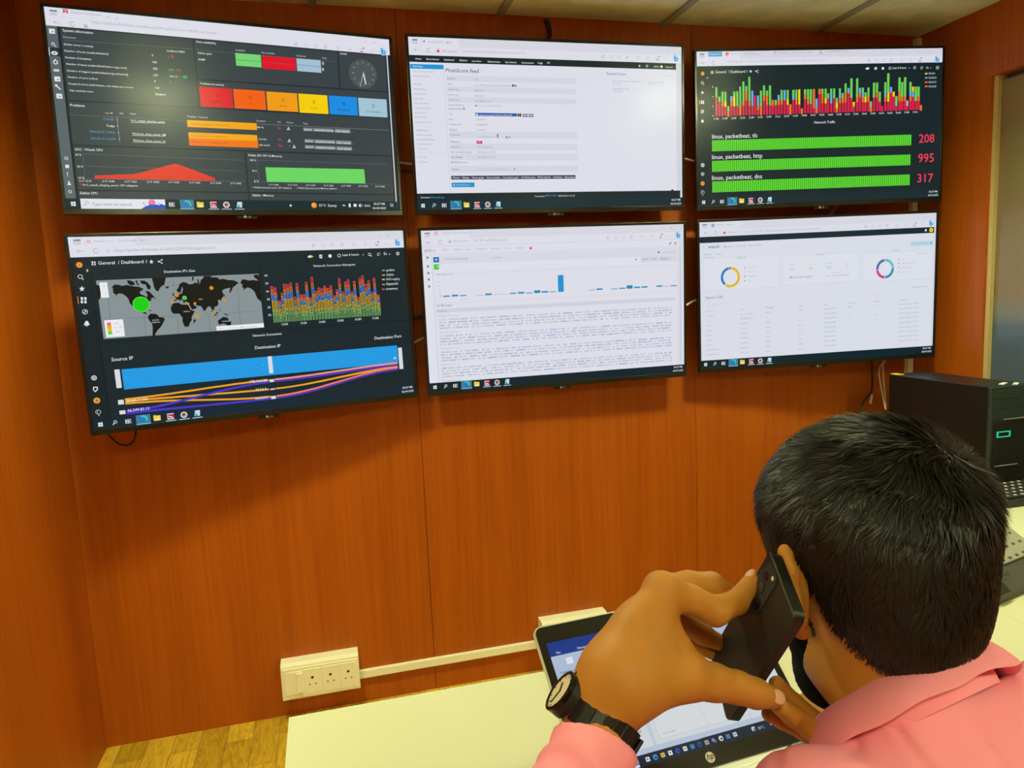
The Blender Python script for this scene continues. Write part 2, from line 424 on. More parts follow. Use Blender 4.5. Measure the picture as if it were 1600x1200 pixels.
# ------------------------------------------------------------------ picture content of the displays
SCREEN_ART = {
1: r'''
r|0|0|1920|1080|1c272c
r|0|0|1920|97|e4e5f0
r|330|0|1920|46|e4e5f0
r|25|14|60|20|55566a
r|25|20|60|42|cfd0dc
l|85|10|85|46|2|c8c9d6
l|36|78|66|78|3|b4b5c4
l|36|78|46|70|3|b4b5c4
l|36|78|46|86|3|b4b5c4
g|128|78|14|4|40|340|b4b5c4
g|1330|80|11|3|0|360|c2c3d0
l|1324|86|1337|70|3|aeb0bf
g|1392|80|11|3|0|360|c2c3d0
g|1450|80|11|3|0|360|c2c3d0
g|1510|80|11|3|0|360|c2c3d0
l|1504|86|1517|70|3|aeb0bf
g|1590|80|11|3|0|360|c2c3d0
g|1664|80|11|3|0|360|c2c3d0
g|1738|80|11|3|0|360|c2c3d0
r|1729|86|1747|94|a0a1b0
o|1750|68|5|e0406a
o|1796|80|2|a8a9b8
o|1806|80|2|a8a9b8
o|1816|80|2|a8a9b8
l|1755|27|1775|27|2|b4b5c4
l|1815|20|1829|34|2|b4b5c4
l|1829|20|1815|34|2|b4b5c4
o|1877|77|25|bfe0fb
o|1880|83|13|2a8fd6
r|1866|56|1873|90|1f78c8
o|1880|83|6|bfe0fb
r|90|3|113|24|d8203c
t|94|24|15|Z|ffffff
t|126|22|151|Zabbix Dashboard|b4b5c4
t|223|65|679|https://zabbix.fidelisam.in/zabbix/zabbix.php?action=dashboard.view|b4b5c4
l|300|20|312|32|2|b4b5c4
l|312|20|300|32|2|b4b5c4
l|345|26|361|26|2|b4b5c4
l|353|18|353|34|2|b4b5c4
g|193|80|9|3|0|360|b4b5c4
r|184|80|202|92|b4b5c4
r|0|97|52|1023|5b676d
r|0|212|52|257|2a343a
r|0|212|4|256|e0e4e8
r|12|113|40|139|e8ecee
o|29|128|4|5b676d
g|24|192|8|3|0|360|e8ecee
l|30|199|38|208|4|e8ecee
p|9,241,18,231,34,231,43,241,34,251,18,251|e8ecee
o|26|241|6|2a343a
o|26|241|3|e8ecee
g|26|289|12|5|0|360|e8ecee
r|23|273|29|279|e8ecee
r|13|326|39|338|e8ecee
r|17|331|35|333|7a868c
r|12|365|40|391|e8ecee
o|29|380|4|5b676d
l|16|412|36|434|6|e8ecee
g|17|413|7|4|0|270|e8ecee
r|12|456|40|482|e8ecee
o|29|471|4|5b676d
g|26|804|9|3|0|360|e8ecee
r|17|839|35|857|e8ecee
t|20|903|14|?|e8ecee
o|26|934|5|e8ecee
p|16,950,20,940,32,940,36,950|e8ecee
g|26|986|9|3|0|360|e8ecee
r|66|103|741|487|394449
r|747|103|1581|325|394449
r|1587|103|1889|325|394449
r|747|331|1889|486|394449
r|66|493|1889|728|394449
r|66|734|976|975|394449
r|66|981|976|1023|394449
r|982|734|1889|975|394449
r|982|981|1889|1023|394449
r|1897|97|1905|1023|d2d5e2
t|78|122|147|System information|eef2f0
t|77|156|63|Parameter|b8c0b4
l|77|168|737|159|2|6a7470
t|75|194|147|Zabbix server is running|eef2f0
t|76|229|216|Number of hosts (enabled/disabled)|eef2f0
t|76|264|127|Number of templates|eef2f0
t|77|298|300|Number of items (enabled/disabled/not supported)|eef2f0
t|78|334|304|Number of triggers (enabled/disabled [problem/ok])|eef2f0
t|78|368|146|Number of users (online)|eef2f0
t|79|403|319|Required server performance, new values per second|eef2f0
t|80|439|133|High availability cluster|eef2f0
t|597|185|97|localhost:10051|eef2f0
t|514|219|8|9|e8ece8
t|598|219|12|9 /|50d060
t|616|219|12|0|e85040
t|514|255|23|408|e8ece8
t|514|291|24|505|e8ece8
t|598|291|31|500 /|50d060
t|635|290|32|0 / 5|e87060
t|513|327|23|239|e8ece8
t|598|327|41|239 / 0|eef2f0
t|642|327|10|[3|f05040
t|513|361|8|4|eef2f0
t|599|361|6|1|eef2f0
t|514|398|25|7.81|eef2f0
t|513|433|55|Disabled|eef2f0
r|669|312|693|329|2fa85c
t|74|520|71|Problems|eef2f0
t|243|552|39|Time ▼|c8d0c8
t|317|550|23|Info|c8d0c8
t|372|549|28|Host|c8d0c8
t|760|121|123|Host availability|eef2f0
t|762|183|78|Zabbix agent|eef2f0
t|763|220|38|SNMP|eef2f0
t|762|356|130|Problems by severity|eef2f0
l|755|162|1578|166|2|6a7470
t|974|149|58|Available|c0c8c8
t|1124|151|79|Not available|c0c8c8
t|1328|152|58|Unknown|c0c8c8
t|1482|153|30|Total|c0c8c8
r|971|161|1117|234|78dc78
r|1123|164|1321|238|e8122c
r|1327|163|1474|239|a8c6da
l|968|200|1477|202|2|3c5a58
t|1482|190|12|0|f0f4f4
t|1479|226|12|0|f0f4f4
t|1601|117|41|Local|eef2f0
o|1736|227|90|50585a
l|1740|149|1740|162|3|a8b0b0
l|1777|159|1771|170|3|a8b0b0
l|1805|186|1793|193|3|a8b0b0
l|1815|224|1798|224|3|a8b0b0
l|1805|261|1793|255|3|a8b0b0
l|1777|289|1771|278|3|a8b0b0
l|1740|299|1740|286|3|a8b0b0
l|1702|289|1709|278|3|a8b0b0
l|1675|261|1686|255|3|a8b0b0
l|1665|224|1682|224|3|a8b0b0
l|1675|186|1686|193|3|a8b0b0
l|1702|159|1709|170|3|a8b0b0
l|1740|224|1751|289|7|f0f4f4
l|1742|211|1713|307|4|8fc8e8
r|753|370|933|483|e8142c
t|839|426|14|0|7a1420
t|820|454|49|Disaster|7a1420
r|942|371|1123|482|fa6412
t|1029|426|14|0|a04a10
t|1022|453|25|High|a04a10
r|1132|373|1314|484|f8a016
t|1219|428|15|0|a06a14
t|1202|456|45|Average|a06a14
r|1322|373|1499|487|fcd40c
t|1407|430|15|0|a08a10
t|1389|459|47|Warning|a08a10
r|1508|373|1686|487|1690ea
t|1593|430|16|0|0c4a88
t|1561|460|76|Information|0c4a88
r|1694|375|1879|488|a6cadc
t|1782|431|16|0|6c8898
t|1739|462|100|Not classified|6c8898
l|65|567|669|568|2|6a7470
t|230|587|55|17:16:38|3ea4d8
t|156|658|129|2023-02-25 17:04:52|3ea4d8
t|157|695|127|2023-02-16 11:53:09|3ea4d8
t|243|623|42|Today|eef2f0
l|301|564|303|707|2|9aa2a4
o|301|582|3|c8d0d0
o|300|616|3|c8d0d0
o|301|654|3|c8d0d0
o|302|687|3|c8d0d0
t|371|587|179|SOC_wazuh_Graylog_server|eef2f0
l|370|593|549|588|2|eef2f0
t|371|660|176|Windows_client_server_VM|eef2f0
l|370|665|545|662|2|eef2f0
t|371|697|172|Windows_Client_server_CL|eef2f0
l|371|702|542|700|2|eef2f0
t|673|549|113|Problem • Severity|d0d8d8
t|73|759|138|SOC - Wazuh CPU|eef2f0
t|72|788|29|30 %|eef2f0
t|74|852|29|20 %|eef2f0
t|75|915|29|10 %|eef2f0
l|109|777|964|786|2|66727a
l|106|844|959|850|2|66727a
l|107|914|965|913|2|66727a
l|110|770|107|910|2|66727a
l|224|787|218|915|1|4c585e
l|339|784|333|913|1|4c585e
l|449|780|443|910|1|4c585e
l|561|776|556|908|1|4c585e
l|679|772|674|906|1|4c585e
l|796|769|792|903|1|4c585e
l|912|765|908|901|1|4c585e
p|157,895,355,883,389,875,556,824,584,818,611,825,795,896,794,912,155,911|e83a2c
t|77|931|60|2-17 12:10|eef2f0
t|192|930|62|2-17 12:46|eef2f0
t|307|930|63|2-17 13:21|eef2f0
t|423|930|64|2-17 13:55|eef2f0
t|537|929|58|2-17 14:25|eef2f0
t|650|929|59|2-17 14:59|eef2f0
t|766|929|60|2-17 15:38|eef2f0
t|879|929|62|2-17 16:02|eef2f0
t|92|953|280|SOC_wazuh_Graylog_server: CPU utilization|eef2f0
r|77|942|89|947|e83a2c
t|73|999|89|Zabbix CPU|eef2f0
r|669|564|1060|604|f8ac12
r|670|634|1057|669|f8ac12
r|670|669|1059|710|f87a16
t|688|589|217|High memory utilization ( >90% for 5m)|a87410
t|682|656|218|Linux: Zabbix agent is not available (for 3m)|a87410
t|679|692|218|Zabbix agent is not available (for 3m)|a85210
t|1061|554|53|Duration|c0c8cc
t|1183|554|22|Ack|c0c8cc
t|1236|554|43|Actions|c0c8cc
t|1337|556|28|Tags|c0c8cc
l|1065|568|1886|568|2|8a9498
t|1063|592|36|8m 9s|eef2f0
t|1065|662|44|11d 16d|eef2f0
t|1065|697|63|20d 16d 2h|eef2f0
t|1181|591|21|No|e8485a
t|1181|661|21|No|e8485a
t|1180|697|22|No|e8485a
o|1241|592|4|eef2f0
o|1251|591|4|eef2f0
o|1247|582|4|eef2f0
l|1247|582|1246|590|2|eef2f0
o|1240|664|4|eef2f0
o|1251|664|4|eef2f0
o|1246|654|4|eef2f0
l|1246|654|1246|662|2|eef2f0
o|1267|700|4|eef2f0
o|1277|699|4|eef2f0
o|1272|689|4|eef2f0
l|1272|689|1272|698|2|eef2f0
o|1246|690|4|e8485a
r|1337|577|1394|596|8a9294
t|1339|593|53|class: os|eef2f2
r|1399|576|1525|596|8a9294
t|1400|593|123|component: memory|eef2f2
r|1532|575|1629|597|8a9294
t|1533|593|93|scope: capacity|eef2f2
t|1637|592|17|...|eef2f0
r|1339|646|1396|666|8a9294
t|1341|662|53|class: os|eef2f2
r|1401|646|1528|667|8a9294
t|1403|663|123|component: memory|eef2f2
r|1534|646|1631|668|8a9294
t|1536|664|93|scope: capacity|eef2f2
t|1639|664|17|...|eef2f0
r|1339|682|1397|702|8a9294
t|1341|698|53|class: os|eef2f2
r|1401|683|1528|704|8a9294
t|1403|699|123|component: memory|eef2f2
r|1534|683|1632|705|8a9294
t|1536|701|93|scope: capacity|eef2f2
t|1640|701|17|...|eef2f0
t|997|761|198|Fidelis ASI CPU & Memory|eef2f0
t|1004|789|34|100 %|eef2f0
t|1011|852|27|50 %|eef2f0
t|1017|916|27|0 %|eef2f0
l|1044|783|1855|785|2|66727a
l|1041|912|1862|913|2|66727a
l|1045|780|1046|912|2|66727a
p|1090,824,1702,820,1704,910,1092,911|6edc66
t|1103|933|56|2-17 12:40|eef2f0
t|1215|932|57|2-17 13:14|eef2f0
t|1326|932|58|2-17 13:47|eef2f0
t|1437|932|59|2-17 14:20|eef2f0
t|1548|932|60|2-17 14:54|eef2f0
t|1657|932|61|2-17 15:32|eef2f0
t|1768|932|62|2-17 16:06|eef2f0
t|1020|951|234|Fidelis Inventory server: CPU utilization|eef2f0
t|1281|950|250|Fidelis Inventory server: Memory utilization|eef2f0
r|1004|943|1017|948|5cd860
r|1263|943|1278|948|3ca848
t|999|999|126|Zabbix - Memory|eef2f0
r|0|1023|1920|1080|0a2834
r|24|1042|34|1052|f0f2f4
r|36|1041|47|1052|f0f2f4
r|24|1054|34|1064|f0f2f4
r|36|1054|47|1065|f0f2f4
r|72|1024|508|1080|e8e9f3
g|102|1046|10|2|0|360|8b8c9c
l|94|1056|86|1064|3|8b8c9c
t|128|1062|205|Type here to search|9a9bac
p|378,1080,405,1062,440,1055,465,1062,485,1050,508,1058,508,1080|1c4fc0
o|438|1044|19|f07aa0
r|420|1054|470|1062|1c4fc0
l|392|1040|398|1060|3|705a70
l|470|1040|480|1056|3|6aa0e0
r|528|1041|534|1065|e8ecf0
r|537|1041|551|1045|e8ecf0
r|537|1061|551|1065|e8ecf0
r|537|1049|551|1057|e8ecf0
r|554|1041|558|1049|e8ecf0
r|554|1055|558|1065|e8ecf0
r|588|1024|664|1080|3f7f96
r|588|1075|664|1080|7cc4f0
o|626|1051|23|1e86d2
g|626|1051|23|9|-30|120|46d2b4
o|631|1056|10|3f7f96
g|629|1052|17|7|120|300|1a6cc4
r|680|1038|718|1068|f2d64a
r|680|1034|695|1040|e0b82c
r|689|1056|711|1068|f8ecb0
r|755|1034|791|1070|d8d2d6
r|759|1040|791|1062|cc2036
l|763|1050|783|1058|6|f6e6e8
r|745|1075|801|1080|9fc8e8
o|846|1052|19|d6d0d0
o|846|1052|11|54484c
o|849|1056|6|d86a5a
r|818|1075|874|1080|9fc8e8
p|903,1068,910,1034,937,1034,934,1068|bfe6ea
p|903,1068,916,1046,924,1068|5aa8bc
r|892|1075|948|1080|9fc8e8
r|1903|1030|1905|1076|38606c
t|1750|1045|72|05:27 PM|f2f4f6
t|1741|1072|88|06-04-2023|f2f4f6
t|1689|1057|35|ENG|e6e8ea
o|1223|1053|7|d6dee2
o|1367|1051|17|f0921c
o|1363|1047|10|f8b848
t|1397|1058|43|33°C|e6e8ea
t|1453|1059|56|Sunny|e6e8ea
l|1546|1054|1555|1045|4|eef2f0
l|1555|1045|1563|1055|4|eef2f0
r|1586|1038|1598|1061|eef2f0
r|1617|1040|1637|1058|eef2f0
p|1651,1045,1664,1038,1662,1062,1651,1054|eef2f0
g|1663|1050|11|3|-50|50|eef2f0
g|1869|1046|10|3|0|360|eef2f0
''',
2: r'''
r|0|0|1920|1080|e4e5f0
r|0|0|1920|105|e4e5f0
r|330|0|1920|54|dcdde8
r|25|14|60|20|55566a
r|25|20|60|42|cfd0dc
l|85|10|85|46|2|c8c9d6
l|36|78|66|78|3|b4b5c4
l|36|78|46|70|3|b4b5c4
l|36|78|46|86|3|b4b5c4
g|128|78|14|4|40|340|b4b5c4
g|1330|80|11|3|0|360|c2c3d0
l|1324|86|1337|70|3|aeb0bf
g|1392|80|11|3|0|360|c2c3d0
g|1450|80|11|3|0|360|c2c3d0
g|1510|80|11|3|0|360|c2c3d0
l|1504|86|1517|70|3|aeb0bf
g|1590|80|11|3|0|360|c2c3d0
g|1664|80|11|3|0|360|c2c3d0
g|1738|80|11|3|0|360|c2c3d0
r|1729|86|1747|94|a0a1b0
o|1750|68|5|e0406a
o|1796|80|2|a8a9b8
o|1806|80|2|a8a9b8
o|1816|80|2|a8a9b8
l|1755|27|1775|27|2|b4b5c4
l|1815|20|1829|34|2|b4b5c4
l|1829|20|1815|34|2|b4b5c4
o|1877|77|25|bfe0fb
o|1880|83|13|2a8fd6
r|1866|56|1873|90|1f78c8
o|1880|83|6|bfe0fb
t|130|32|154|Event #1373 - MISP|b4b5c4
p|93,30,103,15,108,16,107,30|7a92c0
p|179,88,192,66,202,87|e8206a
t|215|86|100|Not secure|c8a4b8
t|332|83|466|│  https://openmisp.fidelisam.in/events/view/1373|cfb0c4
r|0|110|1878|152|18282c
t|41|137|37|Home|f4f8f8
t|111|137|83|Event Actions|f4f8f8
t|227|138|67|Dashboard|f4f8f8
t|328|138|53|Galaxies|f4f8f8
t|412|140|72|Input Filters|f4f8f8
t|517|141|87|Global Actions|f4f8f8
t|638|141|78|Sync Actions|f4f8f8
t|749|141|85|Administration|f4f8f8
t|865|140|32|Logs|f4f8f8
t|928|137|20|API|f4f8f8
r|1880|108|1915|1000|d6d8e4
o|1601|134|6|e8ecc8
o|1658|133|10|6aaec0
t|1709|139|39|admin|e8ecc8
o|1767|134|9|e8ecc8
t|1800|140|53|Log out|d8dcb0
r|2|165|221|193|1e9ade
t|20|183|65|View Event|eaf4fc
r|221|193|224|975|d0d2de
t|21|214|133|View Correlation Graph|9aaad0
t|19|243|111|View Event History|9aaad0
t|16|293|62|Edit Event|9aaad0
t|16|323|78|Delete Event|9aaad0
t|16|352|78|Add Attribute|9aaad0
t|16|382|68|Add Object|9aaad0
t|16|411|97|Add Attachment|9aaad0
t|16|440|106|Add Event Report|9aaad0
t|17|469|85|Populate from...|9aaad0
t|17|497|79|Enrich Event|9aaad0
t|17|528|129|Merge attributes from...|9aaad0
t|234|209|220|PhishScore feed|5c5e70
r|239|229|1130|263|d9dcea
t|240|253|52|Event ID|8a8c9c
t|420|256|29|1373|a2a4b4
t|240|287|31|UUID|8a8c9c
t|420|291|247|a9c1e3f4-10a0-4e50-9a0f-5a31fb78aa4|a2a4b4
r|239|296|1130|330|d9dcea
t|240|320|73|Creator org|8a8c9c
t|419|324|66|CISA-Gov|a2a4b4
t|240|354|65|Owner org|8a8c9c
t|419|358|65|CISA-Gov|a2a4b4
r|239|362|1130|396|d9dcea
t|241|386|76|Creator user|8a8c9c
t|419|390|112|admin@admin.test|a2a4b4
r|677|276|692|290|56586a
r|695|277|710|290|8a8c9c
t|241|418|101|Protected Event|8a8c9c
t|240|441|90|(experimental)|8a8c9c
o|343|435|6|70727f
t|434|419|174|Event is in unprotected mode.|a2a4b4
o|425|415|5|4c4e5c
t|241|473|24|Tags|8a8c9c
r|419|460|705|480|1a5cb0
t|444|477|248|osint:source-type="block-or-filter-list"|e8f0fc
o|430|472|7|e8f0fc
r|709|461|722|480|5a2430
r|724|460|735|481|2c3038
r|745|463|759|483|4c4e5e
o|752|473|4|e0e2ee
r|764|462|778|483|4c4e5e
o|771|473|4|e0e2ee
r|787|462|801|483|4c4e5e
o|794|472|4|e0e2ee
r|806|462|820|483|4c4e5e
o|813|472|4|e0e2ee
t|239|508|28|Date|8a8c9c
t|421|508|65|2022-05-09|a2a4b4
t|239|540|77|Threat Level|8a8c9c
t|420|541|75|Undefined|a2a4b4
t|238|574|55|Analysis|8a8c9c
t|421|572|60|Completed|a2a4b4
r|239|579|1130|621|d9dcea
t|238|605|74|Distribution|8a8c9c
t|420|617|127|Your organisation only|a2a4b4
t|238|651|65|Published|8a8c9c
r|239|657|1130|699|d9dcea
t|238|683|69|#Attributes|8a8c9c
t|419|683|105|52017 (0 Objects)|a2a4b4
t|238|716|143|First recorded change|8a8c9c
t|419|716|124|2022-05-09 11:37:05|a2a4b4
r|239|722|1130|764|d9dcea
t|238|748|79|Last change|8a8c9c
t|419|748|123|2023-04-06 11:11:02|a2a4b4
t|238|781|110|Modification map|8a8c9c
r|239|799|1130|841|d9dcea
t|237|825|60|Sightings|8a8c9c
t|418|826|241|0 (0) - restricted to own organisation only.|a2a4b4
r|561|594|569|617|1c6cac
o|627|615|6|4c4e5c
l|643|614|654|608|3|4c4e5c
l|643|614|653|620|3|4c4e5c
r|419|639|457|657|d81e50
t|430|652|18|No|fbe4ec
l|431|775|469|788|2|c0b8d8
l|469|788|532|791|2|c0b8d8
l|666|828|680|816|4|4c4e5c
l|22|550|213|551|2|d4d6e2
l|12|712|204|714|2|d4d6e2
t|18|579|85|Publish Event|9aaad0
t|18|608|106|Publish (no email)|9aaad0
t|19|637|119|Delegate Publishing|9aaad0
t|19|665|99|Contact Reporter|9aaad0
t|20|694|76|Download as...|9aaad0
t|20|746|64|List Events|9aaad0
t|21|777|58|Add Event|9aaad0
r|234|863|1109|887|3c3e58
t|238|881|51|−Pivots|eceef8
t|302|881|56|−Galaxy|eceef8
t|373|881|85|+Event graph|eceef8
t|474|881|98|+Event timeline|eceef8
t|584|881|116|+Correlation graph|eceef8
t|716|881|103|+ATT&CK matrix|eceef8
t|833|880|95|+Event reports|eceef8
t|942|881|71|−Attributes|eceef8
t|1024|882|80|−Discussion|eceef8
r|235|907|391|937|1e96d2
t|245|927|125|✖ 1373: PhishScore f...|c0e6f8
r|0|975|1905|1023|14282e
t|25|1005|61|Download:|eef2f4
t|92|1006|91|PGP public key|3aa8e8
t|811|1007|69|Powered by|eef2f4
t|886|1004|80|MISP 2.4.169|3aa8e8
t|979|1006|122|2023-04-06 11:41:32|dfe6ea
p|1830,977,1842,963,1856,977|14282e
t|1355|198|144|Related Events|8e90a0
t|1399|242|215|Malicious URLs - block list from MISP feeds|9ab4d0
t|1398|260|68|2022-05-23|b8bac8
t|1661|243|135|Phishing - URL list feeds|a8bcd4
t|1662|258|64|2022-10-24|c0c2d0
t|1398|294|134|OpenPhish url list|9ab0cc
t|1397|312|71|2022-08-08|b8bac8
t|1759|197|77|+11 event(s)|c0c4d4
r|1908|1000|1920|1023|e4e5f0
r|0|1023|1920|1080|0b2c3a
r|24|1042|34|1052|f0f2f4
r|36|1041|47|1052|f0f2f4
r|24|1054|34|1064|f0f2f4
r|36|1054|47|1065|f0f2f4
g|112|1048|9|3|0|360|f0f2f4
l|105|1055|98|1064|4|f0f2f4
r|163|1041|169|1065|e8ecf0
r|172|1041|186|1045|e8ecf0
r|172|1061|186|1065|e8ecf0
r|172|1049|186|1057|e8ecf0
r|189|1041|193|1049|e8ecf0
r|189|1055|193|1065|e8ecf0
r|219|1024|295|1080|3f7f96
r|219|1075|295|1080|7cc4f0
o|257|1051|23|1e86d2
g|257|1051|23|9|-30|120|46d2b4
o|262|1056|10|3f7f96
g|260|1052|17|7|120|300|1a6cc4
r|311|1038|349|1068|f2d64a
r|311|1034|326|1040|e0b82c
r|320|1056|342|1068|f8ecb0
r|385|1034|421|1070|d8d2d6
r|389|1040|421|1062|cc2036
l|393|1050|413|1058|6|f6e6e8
r|375|1075|431|1080|9fc8e8
o|476|1052|19|d6d0d0
o|476|1052|11|54484c
o|479|1056|6|d86a5a
r|448|1075|504|1080|9fc8e8
p|532,1068,539,1034,566,1034,563,1068|bfe6ea
p|532,1068,545,1046,553,1068|5aa8bc
r|521|1075|577|1080|9fc8e8
r|1903|1030|1905|1076|38606c
t|1836|1046|68|05:27 PM|f2f4f6
t|1829|1072|82|06-04-2023|f2f4f6
''',
3: r'''
r|0|0|1920|1080|12262c
r|0|0|1920|100|e4e5f0
r|330|0|1920|50|d9dae6
r|25|14|60|20|55566a
r|25|20|60|42|cfd0dc
l|85|10|85|46|2|c8c9d6
l|36|78|66|78|3|b4b5c4
l|36|78|46|70|3|b4b5c4
l|36|78|46|86|3|b4b5c4
g|128|78|14|4|40|340|b4b5c4
g|1330|80|11|3|0|360|c2c3d0
l|1324|86|1337|70|3|aeb0bf
g|1392|80|11|3|0|360|c2c3d0
g|1450|80|11|3|0|360|c2c3d0
g|1510|80|11|3|0|360|c2c3d0
l|1504|86|1517|70|3|aeb0bf
g|1590|80|11|3|0|360|c2c3d0
g|1664|80|11|3|0|360|c2c3d0
g|1738|80|11|3|0|360|c2c3d0
r|1729|86|1747|94|a0a1b0
o|1750|68|5|e0406a
o|1796|80|2|a8a9b8
o|1806|80|2|a8a9b8
o|1816|80|2|a8a9b8
l|1755|27|1775|27|2|b4b5c4
l|1815|20|1829|34|2|b4b5c4
l|1829|20|1815|34|2|b4b5c4
o|1877|77|25|bfe0fb
o|1880|83|13|2a8fd6
r|1866|56|1873|90|1f78c8
o|1880|83|6|bfe0fb
r|90|3|193|35|5ca4dc
t|100|25|82|Dashboard|d6ecfc
o|232|20|13|ee5a4a
r|230|20|244|32|f8c8c0
t|255|24|233|SOC-Server - Stuff Gallery Guard|b4b5c4
o|596|15|10|eab0a8
t|623|20|250|Dashboard 1 - Dashboards - Graf|b8b0b8
g|955|15|12|3|60|330|55566a
t|229|78|756|https://grafana.fidelisam.in/d/DbCSXDSVk/dashboard-1?orgId=1&refresh=5s|c8c4cc
t|990|17|176|OpenHAB Main Course|b4b5c4
t|139|149|244|General  / Dashboard 1|e8ecee
r|106|133|126|153|b8c0bc
p|408,129,412,137,421,138,414,143,416,150,408,146,401,150,403,143,396,137,405,137|e8ecee
o|446|140|4|e8ecee
o|463|134|4|e8ecee
o|463|148|4|e8ecee
l|446|140|463|134|3|e8ecee
l|446|140|463|148|3|e8ecee
o|44|150|14|f08a28
o|45|151|8|f8c040
o|45|151|4|c84a10
g|40|213|10|3|0|360|e8ecee
l|48|221|54|226|4|e8ecee
p|40,268,44,276,53,277,46,282,48,291,40,286,31,291,34,282,27,276,36,276|e8ecee
r|26|336|37|346|e8ecee
r|26|349|37|359|e8ecee
r|40|337|51|347|e8ecee
r|40|349|51|359|e8ecee
r|12|333|19|361|f08030
g|37|412|13|3|0|360|e8ecee
l|32|417|43|407|5|e8ecee
p|23,485,30,470,36,467,43,470,49,486|e8ecee
o|36|487|4|e8ecee
g|33|788|14|5|0|360|e8ecee
o|33|788|5|e8ecee
p|20,841,43,842,43,855,31,865,20,855|e8ecee
p|25,846,38,846,38,854,31,860,25,853|12262c
o|30|918|15|f2a03c
o|30|918|7|b06a20
g|29|981|14|3|0|360|c8ced0
t|25|987|9|?|e8ecee
o|29|1005|3|e8ecee
t|76|186|8|8|e8ecee
t|115|249|8|6|e8ecee
t|115|316|8|4|e8ecee
t|114|383|8|2|e8ecee
t|113|450|8|0|e8ecee
r|137|314|151|448|e0224e
r|138|245|153|315|6fd35a
r|160|346|174|447|e0224e
r|160|312|176|346|6fd35a
r|182|378|197|446|e0224e
r|183|345|198|379|f0762a
r|184|277|199|345|6fd35a
r|205|382|220|445|e0224e
r|205|345|221|382|f4d80e
r|206|278|221|346|6fd35a
r|227|411|242|453|f0762a
r|227|379|243|412|6fd35a
r|250|380|265|446|e0224e
r|251|348|266|380|f0762a
r|251|310|267|348|72b0ea
r|273|380|288|446|e0224e
r|273|310|289|381|f4d80e
r|274|278|290|310|6fd35a
r|296|381|311|446|e0224e
r|297|277|312|381|6fd35a
r|318|378|334|445|f0762a
r|320|244|334|379|6fd35a
r|342|379|357|444|e0224e
r|342|344|358|379|f0762a
r|344|210|359|344|6fd35a
r|365|344|380|444|e0224e
r|366|277|381|344|f0762a
r|366|242|382|277|6fd35a
r|388|380|404|445|e0224e
r|389|345|405|380|f0762a
r|390|178|405|345|6fd35a
r|411|380|427|444|e0224e
r|412|275|427|381|72b0ea
r|433|309|448|443|e0224e
r|455|411|471|444|e0224e
r|455|381|471|411|f0762a
r|456|310|471|381|72b0ea
r|478|382|493|448|f0762a
r|478|276|494|382|6fd35a
r|502|347|517|443|e0224e
r|502|309|518|347|f0762a
r|502|240|518|309|6fd35a
r|524|377|540|444|e0224e
r|525|309|540|377|f0762a
r|525|276|541|310|6fd35a
r|548|377|564|444|e0224e
r|548|241|564|378|6fd35a
r|569|384|585|443|e0224e
r|569|342|585|384|f0762a
r|592|378|608|448|e0224e
r|592|343|608|378|6fd35a
r|615|379|631|443|e0224e
r|615|343|631|379|f0762a
r|615|309|631|344|72b0ea
r|638|376|654|443|e0224e
r|638|344|654|377|f0762a
r|638|274|654|344|6fd35a
r|661|344|677|443|e0224e
r|661|275|677|345|72b0ea
r|684|377|701|443|e0224e
r|684|342|701|378|f4d80e
r|685|275|701|342|6fd35a
r|705|376|722|449|f0762a
r|728|343|744|442|e0224e
r|728|307|745|343|72b0ea
r|728|275|745|308|6fd35a
r|752|379|768|442|e0224e
r|752|343|768|379|f0762a
r|752|274|768|343|6fd35a
r|775|379|791|442|e0224e
r|775|273|791|379|f4d80e
r|795|407|811|446|f0762a
r|820|342|836|441|e0224e
r|820|306|836|342|f0762a
r|820|273|836|307|6fd35a
r|844|378|860|441|e0224e
r|844|342|860|378|f0762a
r|843|273|860|342|6fd35a
r|866|377|883|441|e0224e
r|866|273|882|377|6fd35a
r|889|408|906|441|e0224e
r|889|272|906|409|f0762a
r|910|409|927|445|f0762a
r|910|340|927|409|72b0ea
r|934|308|951|442|e0224e
r|933|272|950|309|f0762a
r|957|374|974|442|e0224e
r|957|306|973|374|f0762a
r|956|272|973|306|6fd35a
r|982|375|999|442|e0224e
r|982|339|998|375|f4d80e
r|982|272|998|339|6fd35a
r|1002|339|1018|441|e0224e
r|1002|305|1018|340|6fd35a
r|1026|375|1042|441|e0224e
r|1026|304|1042|376|72b0ea
r|1025|272|1041|305|6fd35a
r|1050|340|1066|442|e0224e
r|1049|271|1065|341|6fd35a
r|1071|412|1087|443|f0762a
r|1070|373|1087|412|f4d80e
r|1070|339|1086|374|6fd35a
r|1095|377|1111|442|e0224e
r|1095|340|1111|377|f0762a
r|1094|304|1111|340|72b0ea
r|1094|271|1110|305|6fd35a
r|1118|374|1134|441|e0224e
r|1117|339|1134|375|f0762a
r|1117|305|1133|339|6fd35a
r|1140|372|1157|440|e0224e
r|1140|301|1156|372|f0762a
r|1139|237|1155|301|6fd35a
r|1163|306|1180|440|e0224e
r|1162|270|1179|306|72b0ea
r|1186|340|1203|440|e0224e
r|1184|202|1202|340|6fd35a
r|1206|409|1222|443|e0224e
r|1206|397|1222|409|f0762a
r|1205|370|1222|397|f4d80e
r|1232|374|1248|439|e0224e
r|1231|335|1248|374|f0762a
r|1230|203|1247|335|6fd35a
r|1254|338|1271|439|e0224e
r|1253|306|1270|339|f0762a
r|1253|271|1270|306|72b0ea
r|1278|373|1295|439|e0224e
r|1277|337|1294|373|f0762a
r|1277|303|1293|337|72b0ea
r|1276|270|1293|304|6fd35a
r|1298|373|1315|439|e0224e
r|1298|333|1315|374|f4d80e
r|1298|304|1314|334|6fd35a
